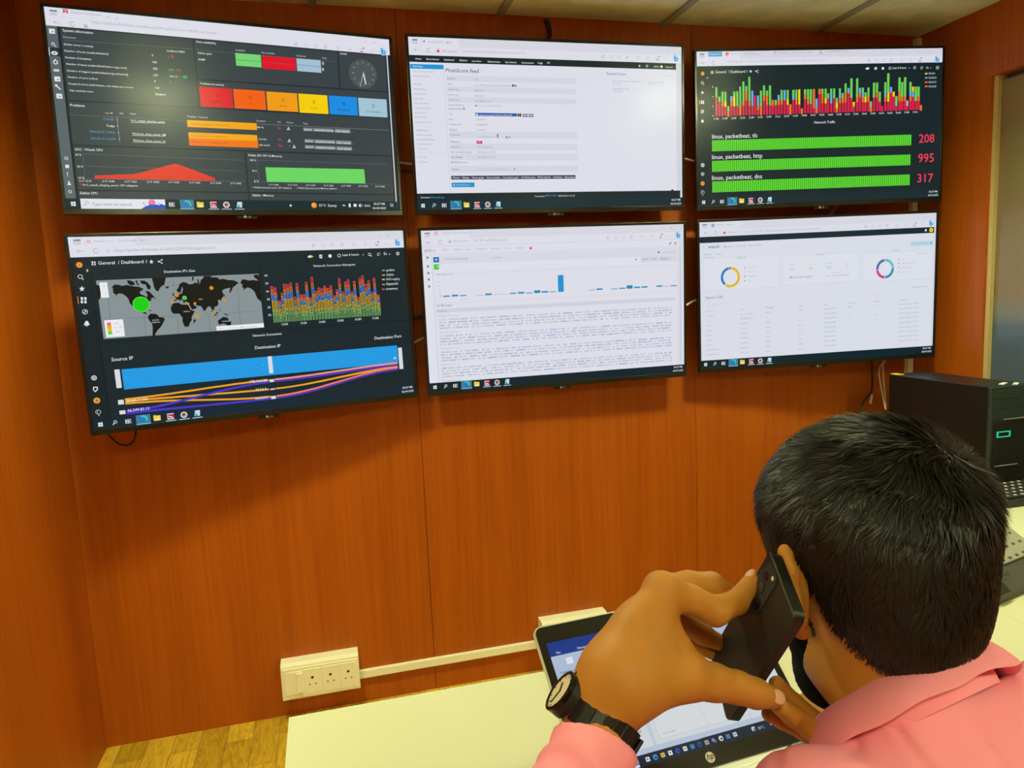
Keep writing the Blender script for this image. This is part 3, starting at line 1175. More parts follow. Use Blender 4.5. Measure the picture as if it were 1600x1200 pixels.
r|1322|370|1339|440|e0224e
r|1321|334|1338|370|f0762a
r|1321|270|1337|334|6fd35a
r|1342|409|1359|444|f0762a
r|1341|369|1358|409|6fd35a
r|1366|341|1383|439|e0224e
r|1364|236|1382|341|6fd35a
r|1391|341|1408|439|e0224e
r|1390|305|1407|342|f0762a
r|1389|236|1406|306|6fd35a
r|1413|372|1430|438|e0224e
r|1412|302|1429|372|6fd35a
r|1431|403|1447|442|e0224e
r|1457|373|1474|439|e0224e
r|1457|340|1473|373|f0762a
r|1456|307|1473|340|72b0ea
r|1455|235|1472|307|6fd35a
r|1481|373|1498|438|e0224e
r|1480|304|1497|373|f4d80e
r|1477|171|1496|304|6fd35a
r|1502|308|1520|438|e0224e
r|1501|269|1518|308|72b0ea
r|1524|338|1542|438|e0224e
r|1523|303|1540|338|f4d80e
r|1546|404|1563|442|e0224e
r|1545|336|1563|405|6fd35a
r|1571|372|1589|437|e0224e
r|1570|303|1588|372|f0762a
r|1568|203|1586|303|6fd35a
r|1592|372|1610|438|e0224e
r|1592|339|1609|373|f0762a
r|1590|236|1608|340|6fd35a
r|1616|371|1634|438|e0224e
r|1615|337|1632|371|f0762a
r|1613|202|1632|337|6fd35a
r|1635|406|1652|440|e0224e
r|1634|369|1652|407|b0a8d8
r|1660|372|1678|437|e0224e
r|1660|338|1677|372|f0762a
r|1659|305|1676|338|72b0ea
r|1657|236|1675|305|6fd35a
r|1681|341|1699|437|e0224e
r|1680|304|1697|341|72b0ea
r|1679|270|1696|304|f4d80e
r|1705|373|1722|437|e0224e
r|1702|271|1721|373|6fd35a
r|1726|372|1744|436|e0224e
r|1726|339|1743|372|f0762a
r|1724|271|1742|339|6fd35a
r|1746|404|1763|444|f0762a
t|123|471|40|11:30|e8ecee
t|190|470|40|11:45|e8ecee
t|257|470|40|12:00|e8ecee
t|325|469|40|12:15|e8ecee
t|393|468|40|12:30|e8ecee
t|460|467|40|12:45|e8ecee
t|528|466|40|13:00|e8ecee
t|597|466|40|13:15|e8ecee
t|665|465|41|13:30|e8ecee
t|734|464|41|13:45|e8ecee
t|803|463|41|14:00|e8ecee
t|872|462|41|14:15|e8ecee
t|941|462|41|14:30|e8ecee
t|1011|463|40|14:45|e8ecee
t|1078|462|40|15:00|e8ecee
t|1145|462|40|15:15|e8ecee
t|1212|462|40|15:30|e8ecee
t|1280|462|40|15:45|e8ecee
t|1348|461|40|16:00|e8ecee
t|1416|461|41|16:15|e8ecee
t|1484|461|41|16:30|e8ecee
t|1553|461|41|16:45|e8ecee
t|1621|460|41|17:00|e8ecee
t|1690|460|41|17:15|e8ecee
t|900|517|167|Network Traffic|e8ecee
r|1781|174|1802|184|f4d80e
t|1812|184|58|10.3.6.9|e8ecee
r|1782|204|1803|214|72b0ea
t|1813|215|68|10.3.8.10|e8ecee
r|1782|235|1804|245|f0762a
t|1813|246|68|10.3.6.12|e8ecee
r|1783|265|1805|275|f0762a
t|1814|277|68|10.3.6.20|e8ecee
t|1521|141|109|Last 6 hours|e8ecee
g|1499|136|10|3|0|360|e8ecee
p|1305,132,1322,126,1336,133,1326,143,1306,142|e8ecee
r|1375|127|1394|144|e8ecee
o|1384|136|4|12262c
o|1442|136|10|e8ecee
g|1697|135|10|3|0|360|e8ecee
g|1755|138|10|3|0|300|e8ecee
t|1792|144|18|5s|e8ecee
p|1648,135,1659,136,1653,140|e8ecee
p|1821,137,1832,137,1826,141|e8ecee
g|1882|138|11|4|0|360|e8ecee
t|108|603|393|linux, packetbeat, tls|e8ecee
t|105|748|422|linux, packetbeat, http|e8ecee
t|103|896|415|linux, packetbeat, dns|e8ecee
r|107|615|1683|693|1f8c14
S|107|615|1684|693|100|0.7|66e038
r|105|760|1680|838|1f8c14
S|105|760|1679|838|100|0.7|66e038
r|104|906|1677|985|1f8c14
S|104|906|1677|985|100|0.7|66e038
t|1743|676|128|208|f0405c
t|1741|820|129|995|f0405c
t|1738|967|129|317|f0405c
r|0|1023|1920|1080|0f2a34
r|24|1042|34|1052|f0f2f4
r|36|1041|47|1052|f0f2f4
r|24|1054|34|1064|f0f2f4
r|36|1054|47|1065|f0f2f4
g|112|1048|9|3|0|360|f0f2f4
l|105|1055|98|1064|4|f0f2f4
r|163|1041|169|1065|e8ecf0
r|172|1041|186|1045|e8ecf0
r|172|1061|186|1065|e8ecf0
r|172|1049|186|1057|e8ecf0
r|189|1041|193|1049|e8ecf0
r|189|1055|193|1065|e8ecf0
r|219|1024|295|1080|3f7f96
r|219|1075|295|1080|7cc4f0
o|257|1051|23|1e86d2
g|257|1051|23|9|-30|120|46d2b4
o|262|1056|10|3f7f96
g|260|1052|17|7|120|300|1a6cc4
r|311|1038|349|1068|f2d64a
r|311|1034|326|1040|e0b82c
r|320|1056|342|1068|f8ecb0
r|385|1034|421|1070|d8d2d6
r|389|1040|421|1062|cc2036
l|393|1050|413|1058|6|f6e6e8
r|375|1075|431|1080|9fc8e8
o|476|1052|19|d6d0d0
o|476|1052|11|54484c
o|479|1056|6|d86a5a
r|448|1075|504|1080|9fc8e8
p|532,1068,539,1034,566,1034,563,1068|bfe6ea
p|532,1068,545,1046,553,1068|5aa8bc
r|521|1075|577|1080|9fc8e8
r|1903|1030|1905|1076|38606c
t|1836|1046|68|05:27 PM|f2f4f6
t|1829|1072|82|06-04-2023|f2f4f6
''',
4: r'''
r|0|0|1920|1080|10262e
r|0|0|1920|110|e4e5f0
r|330|0|1920|55|dcdde8
r|25|14|60|20|55566a
r|25|20|60|42|cfd0dc
l|85|10|85|46|2|c8c9d6
l|36|78|66|78|3|b4b5c4
l|36|78|46|70|3|b4b5c4
l|36|78|46|86|3|b4b5c4
g|128|78|14|4|40|340|b4b5c4
g|1330|80|11|3|0|360|c2c3d0
l|1324|86|1337|70|3|aeb0bf
g|1392|80|11|3|0|360|c2c3d0
g|1450|80|11|3|0|360|c2c3d0
g|1510|80|11|3|0|360|c2c3d0
l|1504|86|1517|70|3|aeb0bf
g|1590|80|11|3|0|360|c2c3d0
g|1664|80|11|3|0|360|c2c3d0
g|1738|80|11|3|0|360|c2c3d0
r|1729|86|1747|94|a0a1b0
o|1750|68|5|e0406a
o|1796|80|2|a8a9b8
o|1806|80|2|a8a9b8
o|1816|80|2|a8a9b8
l|1755|27|1775|27|2|b4b5c4
l|1815|20|1829|34|2|b4b5c4
l|1829|20|1815|34|2|b4b5c4
o|1877|77|25|bfe0fb
o|1880|83|13|2a8fd6
r|1866|56|1873|90|1f78c8
o|1880|83|6|bfe0fb
g|99|26|9|4|0|360|f08a78
t|126|31|259|Dashboard 1 - Dashboards - Gra|b8b9c6
t|220|86|534|https://grafana.fidelisam.in/d/DbCSXDSVk/dashboard-1|b0b1c0
l|318|20|330|32|2|b4b5c4
l|330|20|318|32|2|b4b5c4
l|353|26|369|26|2|b4b5c4
l|361|18|361|34|2|b4b5c4
g|188|81|9|2|0|360|b4b5c4
r|0|112|83|1023|0e222a
r|83|180|90|1023|0a1a20
o|38|152|16|f08a28
o|39|153|9|f8c040
o|39|153|5|c84a10
g|35|216|12|3|0|360|e8ecee
l|43|226|49|235|4|e8ecee
p|37,267,40,278,50,279,41,286,42,297,34,291,25,296,29,285,22,278,32,277|e8ecee
r|23|329|34|344|e8ecee
r|21|348|32|363|e8ecee
r|40|330|51|345|e8ecee
r|38|349|49|364|e8ecee
r|7|324|11|366|f08030
g|35|411|14|3|0|360|e8ecee
l|29|417|42|405|5|e8ecee
p|20,485,30,465,38,461,44,466,49,487|e8ecee
o|34|489|4|e8ecee
o|74|184|14|1e343e
l|72|178|76|184|5|e8ecee
l|76|184|70|190|5|e8ecee
g|35|784|14|5|0|360|e8ecee
o|35|784|5|e8ecee
p|24,834,48,836,46,854,32,866,22,851|e8ecee
p|28,840,42,841,41,851,33,859,27,850|12262c
o|34|914|17|f2a03c
o|34|914|7|b06a20
g|33|980|14|3|0|360|c8ced0
t|28|987|9|?|e8ecee
o|34|1000|3|e8ecee
t|132|154|245|General  / Dashboard 1|e8ecee
r|100|135|108|145|e8ecee
r|99|147|106|157|e8ecee
r|112|136|119|145|e8ecee
r|111|148|118|157|e8ecee
p|402,135,405,144,413,145,406,150,407,159,400,154,393,159,396,150,390,144,398,144|e8ecee
o|438|148|4|e8ecee
o|457|139|4|e8ecee
o|455|157|4|e8ecee
l|438|148|457|139|3|e8ecee
l|438|148|455|157|3|e8ecee
t|461|214|170|Destination IP's Geo|e8ecee
r|109|241|983|570|8a979b
p|183,281,199,268,219,270,236,278,248,275,261,273,278,279,301,284,322,286,333,295,342,296,338,307,325,313,321,323,329,332,344,338,349,346,355,350,360,333,353,320,356,311,368,315,379,324,384,335,395,345,390,352,374,356,380,365,368,370,361,377,362,394,352,400,342,406,326,412,316,425,324,432,339,431,343,443,350,449,338,443,324,435,306,428,292,417,282,403,271,389,263,376,261,358,255,344,242,329,228,320,211,319,200,331,188,337,201,325,193,321,184,309,191,301,181,296,190,291|0c1416
p|264,247,281,249,298,258,302,275,281,278,267,265|0c1416
p|305,252,317,249,316,264,324,275,314,278|0c1416
p|329,252,353,253,370,267,383,288,376,307,363,300,357,276,336,270|0c1416
p|393,241,467,241,458,268,456,280,438,290,426,303,420,318,406,312,399,295,397,268|0c1416
p|457,293,475,293,474,302,462,302|0c1416
p|351,454,364,443,387,445,401,454,406,465,428,470,436,480,420,507,409,523,392,539,377,558,373,571,360,570,366,523,365,499,352,481,347,467|0c1416
p|353,420,371,426,367,429,354,425|0c1416
p|400,353,394,356,387,359,401,361|0c1416
p|107,264,122,270,124,307,120,337,109,352,106,290|0c1416
p|474,416,483,398,494,390,522,389,526,397,541,402,569,404,577,423,588,440,601,444,591,461,580,476,580,495,568,509,559,531,538,533,531,514,528,495,530,476,521,464,520,455,501,452,484,452,474,437|0c1416
p|589,495,600,489,600,500,592,514,587,512|0c1416
p|489,380,495,388,499,377,510,374,521,371,532,379,537,383,533,372,538,370,544,383,547,395,557,384,570,391,574,404,581,423,588,435,612,427,616,420,603,411,598,398,606,402,617,412,638,417,644,427,652,448,660,443,672,425,687,420,693,434,702,446,712,439,710,427,730,421,737,408,735,387,745,384,751,394,756,381,772,363,770,347,764,341,768,328,787,321,813,317,805,345,810,349,823,327,828,316,844,305,856,294,866,299,857,285,836,274,803,271,779,262,757,265,748,253,723,250,708,253,720,242,670,242,667,255,654,262,644,291,641,258,634,257,634,283,621,277,603,286,585,285,572,275,556,270,535,282,528,301,515,315,517,322,535,334,545,305,549,298,551,313,543,335,531,340,521,337,511,337,502,355,511,367,489,375|0c1416
p|607,245,618,242,610,267,605,265|0c1416
p|493,327,499,336,502,349,492,347|0c1416
p|464,294,477,296,473,303,463,304|0c1416
p|692,442,711,466,724,480,710,477,693,453|0c1416
p|715,464,730,454,727,467,720,469|0c1416
p|736,429,745,449,741,452|0c1416
p|758,467,775,472,790,484,771,479|0c1416
p|723,508,740,498,755,488,770,491,771,498,777,489,784,509,798,521,794,537,784,546,772,539,755,528,737,531,725,534|0c1416
p|838,538,845,544,839,547|0c1416
p|775,351,779,370,772,366|0c1416
p|754,400,773,389,776,397,761,398|0c1416
p|956,247,979,246,988,270,985,413,964,393,955,369,950,349,933,329,912,320,896,329,880,342,891,325,879,315,886,303,876,297,875,288,886,271,902,272,927,280,946,277,979,283,965,269,955,261|0c1416
p|536,334,544,316,545,301,550,300,546,324,540,338|8a979b
p|569,405,573,405,585,435,581,436|b8b8a0
l|157|332|155|467|2|5f7078
l|329|439|327|568|2|5f7078
l|505|246|503|294|2|5f7078
l|502|475|501|574|2|5f7078
l|227|461|348|465|2|5f7078
l|419|464|522|466|2|5f7078
l|447|291|516|291|2|5f7078
l|854|313|849|541|2|5f7078
l|502|474|501|564|2|5f7078
l|678|471|675|566|2|5f7078
l|647|465|686|464|2|5f7078
l|783|467|972|465|2|5f7078
t|539|447|36|AFRICA|c8d0d0
t|628|380|24|ASIA|c8d0d0
t|745|519|47|OCEANIA|c8d0d0
t|368|486|35|SOUTH|c8d0d0
t|367|498|41|AMERICA|c8d0d0
o|321|387|44|7cf060
o|321|387|41|12d414
r|124|253|163|339|f0f2f6
t|142|280|7|+|7a7c8c
l|139|317|150|317|2|9a9cac
r|123|465|218|562|f2f4f8
r|135|479|155|496|f06a7a
r|134|494|155|514|f8a820
r|135|512|156|531|fcc010
r|135|528|156|547|5ce040
t|171|493|22|< 5|a8aab8
t|172|515|40|5 - 15|a8aab8
t|175|539|21|15+|a8aab8
o|515|346|10|f4a030
o|515|346|5|d86a10
o|487|382|9|f4a030
o|487|382|4|d86a10
o|707|313|11|f4a030
o|707|313|5|d86a10
o|770|389|10|f4a030
o|770|389|5|d86a10
o|611|474|11|f4a030
o|611|474|5|d86a10
o|704|461|9|f4a030
o|704|461|5|d86a10
o|607|398|7|f4a030
o|607|398|3|d86a10
o|571|398|6|f4a030
o|571|398|3|d86a10
o|554|363|12|8cf06c
o|554|363|9|2cd428
r|710|542|984|568|f4f6fa
t|717|562|225|Leaflet │ © OpenStreetMap contributors|b0b2c0
t|1320|214|264|Network Connection Histogram|e8ecee
r|995|180|1001|588|0a1a20
r|87|586|1920|593|0a1a20
t|1018|260|17|60|e8ecee
t|1018|308|17|50|e8ecee
t|1017|357|17|40|e8ecee
t|1018|405|17|30|e8ecee
t|1017|454|17|20|e8ecee
t|1017|502|17|10|e8ecee
r|1046|495|1060|544|8ccf80
r|1050|498|1057|544|16321c
r|1046|468|1060|495|b8d878
r|1050|471|1057|495|1c3a1e
r|1046|410|1060|468|e6c040
r|1050|413|1057|468|6a4c10
r|1046|370|1060|410|6ea0ee
r|1050|373|1057|410|0c3a86
r|1046|343|1060|370|f08a40
r|1050|346|1057|370|6c3a12
r|1046|321|1060|343|f4525a
r|1050|324|1057|343|7c1018
r|1065|497|1079|544|8ccf80
r|1069|500|1076|544|16321c
r|1065|471|1079|497|b8d878
r|1069|474|1076|497|1c3a1e
r|1065|416|1079|471|e6c040
r|1069|419|1076|471|6a4c10
r|1065|386|1079|416|6ea0ee
r|1069|389|1076|416|0c3a86
r|1065|362|1079|386|f08a40
r|1069|365|1076|386|6c3a12
r|1065|330|1079|362|f4525a
r|1069|333|1076|362|7c1018
r|1084|515|1098|544|8ccf80
r|1088|518|1095|544|16321c
r|1084|499|1098|515|b8d878
r|1088|502|1095|515|1c3a1e
r|1084|465|1098|499|e6c040
r|1088|468|1095|499|6a4c10
r|1084|441|1098|465|6ea0ee
r|1088|444|1095|465|0c3a86
r|1084|425|1098|441|f08a40
r|1088|428|1095|441|6c3a12
r|1084|412|1098|425|f4525a
r|1088|415|1095|425|7c1018
r|1104|505|1117|544|8ccf80
r|1107|508|1114|544|16321c
r|1104|483|1117|505|b8d878
r|1107|486|1114|505|1c3a1e
r|1104|436|1117|483|e6c040
r|1107|440|1114|483|6a4c10
r|1104|404|1117|436|6ea0ee
r|1107|407|1114|436|0c3a86
r|1104|383|1117|404|f08a40
r|1107|386|1114|404|6c3a12
r|1104|365|1117|383|f4525a
r|1107|368|1114|383|7c1018
r|1122|492|1136|544|8ccf80
r|1126|496|1133|544|16321c
r|1122|464|1136|492|b8d878
r|1126|468|1133|492|1c3a1e
r|1122|403|1136|464|e6c040
r|1126|407|1133|464|6a4c10
r|1122|371|1136|403|6ea0ee
r|1126|374|1133|403|0c3a86
r|1122|345|1136|371|f08a40
r|1126|348|1133|371|6c3a12
r|1122|310|1136|345|f4525a
r|1126|313|1133|345|7c1018
r|1142|494|1155|544|8ccf80
r|1145|497|1152|544|16321c
r|1142|466|1155|494|b8d878
r|1145|469|1152|494|1c3a1e
r|1142|406|1155|466|e6c040
r|1145|409|1152|466|6a4c10
r|1142|365|1155|406|6ea0ee
r|1145|368|1152|406|0c3a86
r|1142|337|1155|365|f08a40
r|1145|340|1152|365|6c3a12
r|1142|314|1155|337|f4525a
r|1145|317|1152|337|7c1018
r|1161|492|1174|544|8ccf80
r|1164|495|1171|544|16321c
r|1161|463|1174|492|b8d878
r|1164|466|1171|492|1c3a1e
r|1161|401|1174|463|e6c040
r|1164|404|1171|463|6a4c10
r|1161|358|1174|401|6ea0ee
r|1164|361|1171|401|0c3a86
r|1161|329|1174|358|f08a40
r|1164|332|1171|358|6c3a12
r|1161|305|1174|329|f4525a
r|1164|308|1171|329|7c1018
r|1180|511|1193|544|8ccf80
r|1183|514|1190|544|16321c
r|1180|493|1193|511|b8d878
r|1183|496|1190|511|1c3a1e
r|1180|453|1193|493|e6c040
r|1183|456|1190|493|6a4c10
r|1180|432|1193|453|6ea0ee
r|1183|435|1190|453|0c3a86
r|1180|415|1193|432|f08a40
r|1183|419|1190|432|6c3a12
r|1180|393|1193|415|f4525a
r|1183|396|1190|415|7c1018
r|1199|493|1212|544|8ccf80
r|1202|496|1209|544|16321c
r|1199|465|1212|493|b8d878
r|1202|468|1209|493|1c3a1e
r|1199|404|1212|465|e6c040
r|1202|407|1209|465|6a4c10
r|1199|362|1212|404|6ea0ee
r|1202|365|1209|404|0c3a86
r|1199|334|1212|362|f08a40
r|1202|337|1209|362|6c3a12
r|1199|310|1212|334|f4525a
r|1202|314|1209|334|7c1018
r|1218|508|1232|544|8ccf80
r|1221|512|1228|544|16321c
r|1218|489|1232|508|b8d878
r|1221|492|1228|508|1c3a1e
r|1218|447|1232|489|e6c040
r|1221|450|1228|489|6a4c10
r|1218|418|1232|447|6ea0ee
r|1221|421|1228|447|0c3a86
r|1218|399|1232|418|f08a40
r|1221|402|1228|418|6c3a12
r|1218|382|1232|399|f4525a
r|1221|386|1228|399|7c1018
r|1237|508|1251|544|8ccf80
r|1240|512|1247|544|16321c
r|1237|489|1251|508|b8d878
r|1240|492|1247|508|1c3a1e
r|1237|447|1251|489|e6c040
r|1240|450|1247|489|6a4c10
r|1237|424|1251|447|6ea0ee
r|1240|428|1247|447|0c3a86
r|1237|407|1251|424|f08a40
r|1240|410|1247|424|6c3a12
r|1237|382|1251|407|f4525a
r|1240|386|1247|407|7c1018
r|1256|492|1270|544|8ccf80
r|1259|495|1266|544|16321c
r|1256|463|1270|492|b8d878
r|1259|466|1266|492|1c3a1e
r|1256|401|1270|463|e6c040
r|1259|404|1266|463|6a4c10
r|1256|358|1270|401|6ea0ee
r|1259|361|1266|401|0c3a86
r|1256|329|1270|358|f08a40
r|1259|332|1266|358|6c3a12
r|1256|305|1270|329|f4525a
r|1259|308|1266|329|7c1018
r|1275|513|1289|544|8ccf80
r|1278|516|1286|544|16321c
r|1275|496|1289|513|b8d878
r|1278|499|1286|513|1c3a1e
r|1275|459|1289|496|e6c040
r|1278|462|1286|496|6a4c10
r|1275|433|1289|459|6ea0ee
r|1278|436|1286|459|0c3a86
r|1275|416|1289|433|f08a40
r|1278|420|1286|433|6c3a12
r|1275|402|1289|416|f4525a
r|1278|405|1286|416|7c1018
r|1294|485|1308|544|8ccf80
r|1297|488|1305|544|16321c
r|1294|453|1308|485|b8d878
r|1297|456|1305|485|1c3a1e
r|1294|383|1308|453|e6c040
r|1297|386|1305|453|6a4c10
r|1294|345|1308|383|6ea0ee
r|1297|348|1305|383|0c3a86
r|1294|316|1308|345|f08a40
r|1297|319|1305|345|6c3a12
r|1294|275|1308|316|f4525a
r|1297|278|1305|316|7c1018
r|1313|504|1327|544|8ccf80
r|1316|507|1324|544|16321c
r|1313|482|1327|504|b8d878
r|1316|486|1324|504|1c3a1e
r|1313|435|1327|482|e6c040
r|1316|438|1324|482|6a4c10
r|1313|403|1327|435|6ea0ee
r|1316|406|1324|435|0c3a86
r|1313|381|1327|403|f08a40
r|1316|384|1324|403|6c3a12
r|1313|363|1327|381|f4525a
r|1316|366|1324|381|7c1018
r|1332|500|1346|544|8ccf80
r|1335|503|1343|544|16321c
r|1332|476|1346|500|b8d878
r|1335|479|1343|500|1c3a1e
r|1332|424|1346|476|e6c040
r|1335|427|1343|476|6a4c10
r|1332|388|1346|424|6ea0ee
r|1335|391|1343|424|0c3a86
r|1332|364|1346|388|f08a40
r|1335|367|1343|388|6c3a12
r|1332|344|1346|364|f4525a
r|1335|347|1343|364|7c1018
r|1351|501|1365|544|8ccf80
r|1354|504|1362|544|16321c
r|1351|478|1365|501|b8d878
r|1354|481|1362|501|1c3a1e
r|1351|427|1365|478|e6c040
r|1354|431|1362|478|6a4c10
r|1351|400|1365|427|6ea0ee
r|1354|403|1362|427|0c3a86
r|1351|379|1365|400|f08a40
r|1354|382|1362|400|6c3a12
r|1351|350|1365|379|f4525a
r|1354|353|1362|379|7c1018
r|1370|498|1384|544|8ccf80
r|1374|501|1381|544|16321c
r|1370|473|1384|498|b8d878
r|1374|476|1381|498|1c3a1e
r|1370|418|1384|473|e6c040
r|1374|421|1381|473|6a4c10
r|1370|380|1384|418|6ea0ee
r|1374|384|1381|418|0c3a86
r|1370|355|1384|380|f08a40
r|1374|358|1381|380|6c3a12
r|1370|334|1384|355|f4525a
r|1374|337|1381|355|7c1018
r|1389|501|1403|544|8ccf80
r|1393|504|1400|544|16321c
r|1389|478|1403|501|b8d878
r|1393|481|1400|501|1c3a1e
r|1389|427|1403|478|e6c040
r|1393|430|1400|478|6a4c10
r|1389|392|1403|427|6ea0ee
r|1393|395|1400|427|0c3a86
r|1389|369|1403|392|f08a40
r|1393|372|1400|392|6c3a12
r|1389|349|1403|369|f4525a
r|1393|352|1400|369|7c1018
r|1408|498|1422|544|8ccf80
r|1412|501|1419|544|16321c
r|1408|473|1422|498|b8d878
r|1412|476|1419|498|1c3a1e
r|1408|418|1422|473|e6c040
r|1412|421|1419|473|6a4c10
r|1408|389|1422|418|6ea0ee
r|1412|392|1419|418|0c3a86
r|1408|365|1422|389|f08a40
r|1412|369|1419|389|6c3a12
r|1408|334|1422|365|f4525a
r|1412|337|1419|365|7c1018
r|1428|512|1441|544|8ccf80
r|1431|515|1438|544|16321c
r|1428|494|1441|512|b8d878
r|1431|498|1438|512|1c3a1e
r|1428|456|1441|494|e6c040
r|1431|459|1438|494|6a4c10
r|1428|430|1441|456|6ea0ee
r|1431|433|1438|456|0c3a86
r|1428|412|1441|430|f08a40
r|1431|416|1438|430|6c3a12
r|1428|398|1441|412|f4525a
r|1431|401|1438|412|7c1018
r|1446|504|1460|544|8ccf80
r|1450|507|1457|544|16321c
r|1446|482|1460|504|b8d878
r|1450|485|1457|504|1c3a1e
r|1446|435|1460|482|e6c040
r|1450|438|1457|482|6a4c10
r|1446|402|1460|435|6ea0ee
r|1450|405|1457|435|0c3a86
r|1446|380|1460|402|f08a40
r|1450|384|1457|402|6c3a12
r|1446|362|1460|380|f4525a
r|1450|365|1457|380|7c1018
r|1466|488|1479|544|8ccf80
r|1469|492|1476|544|16321c
r|1466|458|1479|488|b8d878
r|1469|461|1476|488|1c3a1e
r|1466|392|1479|458|e6c040
r|1469|396|1476|458|6a4c10
r|1466|357|1479|392|6ea0ee
r|1469|360|1476|392|0c3a86
r|1466|329|1479|357|f08a40
r|1469|332|1476|357|6c3a12
r|1466|291|1479|329|f4525a
r|1469|294|1476|329|7c1018
r|1485|508|1498|544|8ccf80
r|1488|511|1495|544|16321c
r|1485|488|1498|508|b8d878
r|1488|491|1495|508|1c3a1e
r|1485|445|1498|488|e6c040
r|1488|448|1495|488|6a4c10
r|1485|415|1498|445|6ea0ee
r|1488|418|1495|445|0c3a86
r|1485|395|1498|415|f08a40
r|1488|398|1495|415|6c3a12
r|1485|378|1498|395|f4525a
r|1488|382|1495|395|7c1018
r|1504|494|1517|544|8ccf80
r|1507|497|1514|544|16321c
r|1504|466|1517|494|b8d878
r|1507|470|1514|494|1c3a1e
r|1504|407|1517|466|e6c040
r|1507|410|1514|466|6a4c10
r|1504|366|1517|407|6ea0ee
r|1507|369|1514|407|0c3a86
r|1504|338|1517|366|f08a40
r|1507|341|1514|366|6c3a12
r|1504|315|1517|338|f4525a
r|1507|319|1514|338|7c1018
r|1523|491|1536|544|8ccf80
r|1526|494|1533|544|16321c
r|1523|461|1536|491|b8d878
r|1526|465|1533|491|1c3a1e
r|1523|398|1536|461|e6c040
r|1526|401|1533|461|6a4c10
r|1523|364|1536|398|6ea0ee
r|1526|367|1533|398|0c3a86
r|1523|337|1536|364|f08a40
r|1526|341|1533|364|6c3a12
r|1523|301|1536|337|f4525a
r|1526|304|1533|337|7c1018
r|1542|508|1556|544|8ccf80
r|1545|511|1552|544|16321c
r|1542|488|1556|508|b8d878
r|1545|492|1552|508|1c3a1e
r|1542|446|1556|488|e6c040
r|1545|449|1552|488|6a4c10
r|1542|416|1556|446|6ea0ee
r|1545|419|1552|446|0c3a86
r|1542|396|1556|416|f08a40
r|1545|400|1552|416|6c3a12
r|1542|380|1556|396|f4525a
r|1545|383|1552|396|7c1018
r|1561|494|1575|544|8ccf80
r|1564|497|1571|544|16321c
r|1561|466|1575|494|b8d878
r|1564|469|1571|494|1c3a1e
r|1561|406|1575|466|e6c040
r|1564|410|1571|466|6a4c10
r|1561|365|1575|406|6ea0ee
r|1564|368|1571|406|0c3a86
r|1561|338|1575|365|f08a40
r|1564|341|1571|365|6c3a12
r|1561|314|1575|338|f4525a
r|1564|318|1571|338|7c1018
r|1580|516|1594|544|8ccf80
r|1583|520|1590|544|16321c
r|1580|501|1594|516|b8d878
r|1583|504|1590|516|1c3a1e
r|1580|468|1594|501|e6c040
r|1583|472|1590|501|6a4c10
r|1580|451|1594|468|6ea0ee
r|1583|454|1590|468|0c3a86
r|1580|437|1594|451|f08a40
r|1583|440|1590|451|6c3a12
r|1580|418|1594|437|f4525a
r|1583|421|1590|437|7c1018
r|1599|490|1613|544|8ccf80
r|1602|493|1610|544|16321c
r|1599|460|1613|490|b8d878
r|1602|463|1610|490|1c3a1e
r|1599|395|1613|460|e6c040
r|1602|398|1610|460|6a4c10
r|1599|350|1613|395|6ea0ee
r|1602|354|1610|395|0c3a86
r|1599|321|1613|350|f08a40
r|1602|324|1610|350|6c3a12
r|1599|296|1613|321|f4525a
r|1602|299|1610|321|7c1018
r|1618|486|1632|544|8ccf80
r|1621|490|1629|544|16321c
r|1618|455|1632|486|b8d878
r|1621|458|1629|486|1c3a1e
r|1618|386|1632|455|e6c040
r|1621|390|1629|455|6a4c10
r|1618|339|1632|386|6ea0ee
r|1621|342|1629|386|0c3a86
r|1618|308|1632|339|f08a40
r|1621|311|1629|339|6c3a12
r|1618|281|1632|308|f4525a
r|1621|284|1629|308|7c1018
r|1637|498|1651|544|8ccf80
r|1640|502|1648|544|16321c
r|1637|473|1651|498|b8d878
r|1640|477|1648|498|1c3a1e
r|1637|419|1651|473|e6c040
r|1640|422|1648|473|6a4c10
r|1637|390|1651|419|6ea0ee
r|1640|393|1648|419|0c3a86
r|1637|367|1651|390|f08a40
r|1640|370|1648|390|6c3a12
r|1637|336|1651|367|f4525a
r|1640|339|1648|367|7c1018
r|1656|494|1670|544|8ccf80
r|1659|497|1667|544|16321c
r|1656|466|1670|494|b8d878
r|1659|469|1667|494|1c3a1e
r|1656|406|1670|466|e6c040
r|1659|409|1667|466|6a4c10
r|1656|365|1670|406|6ea0ee
r|1659|368|1667|406|0c3a86
r|1656|337|1670|365|f08a40
r|1659|340|1667|365|6c3a12
r|1656|314|1670|337|f4525a
r|1659|317|1667|337|7c1018
r|1675|510|1689|544|8ccf80
r|1678|513|1686|544|16321c
r|1675|492|1689|510|b8d878
r|1678|495|1686|510|1c3a1e
r|1675|452|1689|492|e6c040
r|1678|455|1686|492|6a4c10
r|1675|424|1689|452|6ea0ee
r|1678|427|1686|452|0c3a86
r|1675|405|1689|424|f08a40
r|1678|408|1686|424|6c3a12
r|1675|390|1689|405|f4525a
r|1678|393|1686|405|7c1018
r|1694|490|1708|544|8ccf80
r|1698|494|1705|544|16321c
r|1694|461|1708|490|b8d878
r|1698|464|1705|490|1c3a1e
r|1694|398|1708|461|e6c040
r|1698|401|1705|461|6a4c10
r|1694|364|1708|398|6ea0ee
r|1698|367|1705|398|0c3a86
r|1694|337|1708|364|f08a40
r|1698|340|1705|364|6c3a12
r|1694|300|1708|337|f4525a
r|1698|303|1705|337|7c1018
r|1713|514|1727|544|8ccf80
r|1717|517|1724|544|16321c
r|1713|498|1727|514|b8d878
r|1717|501|1724|514|1c3a1e
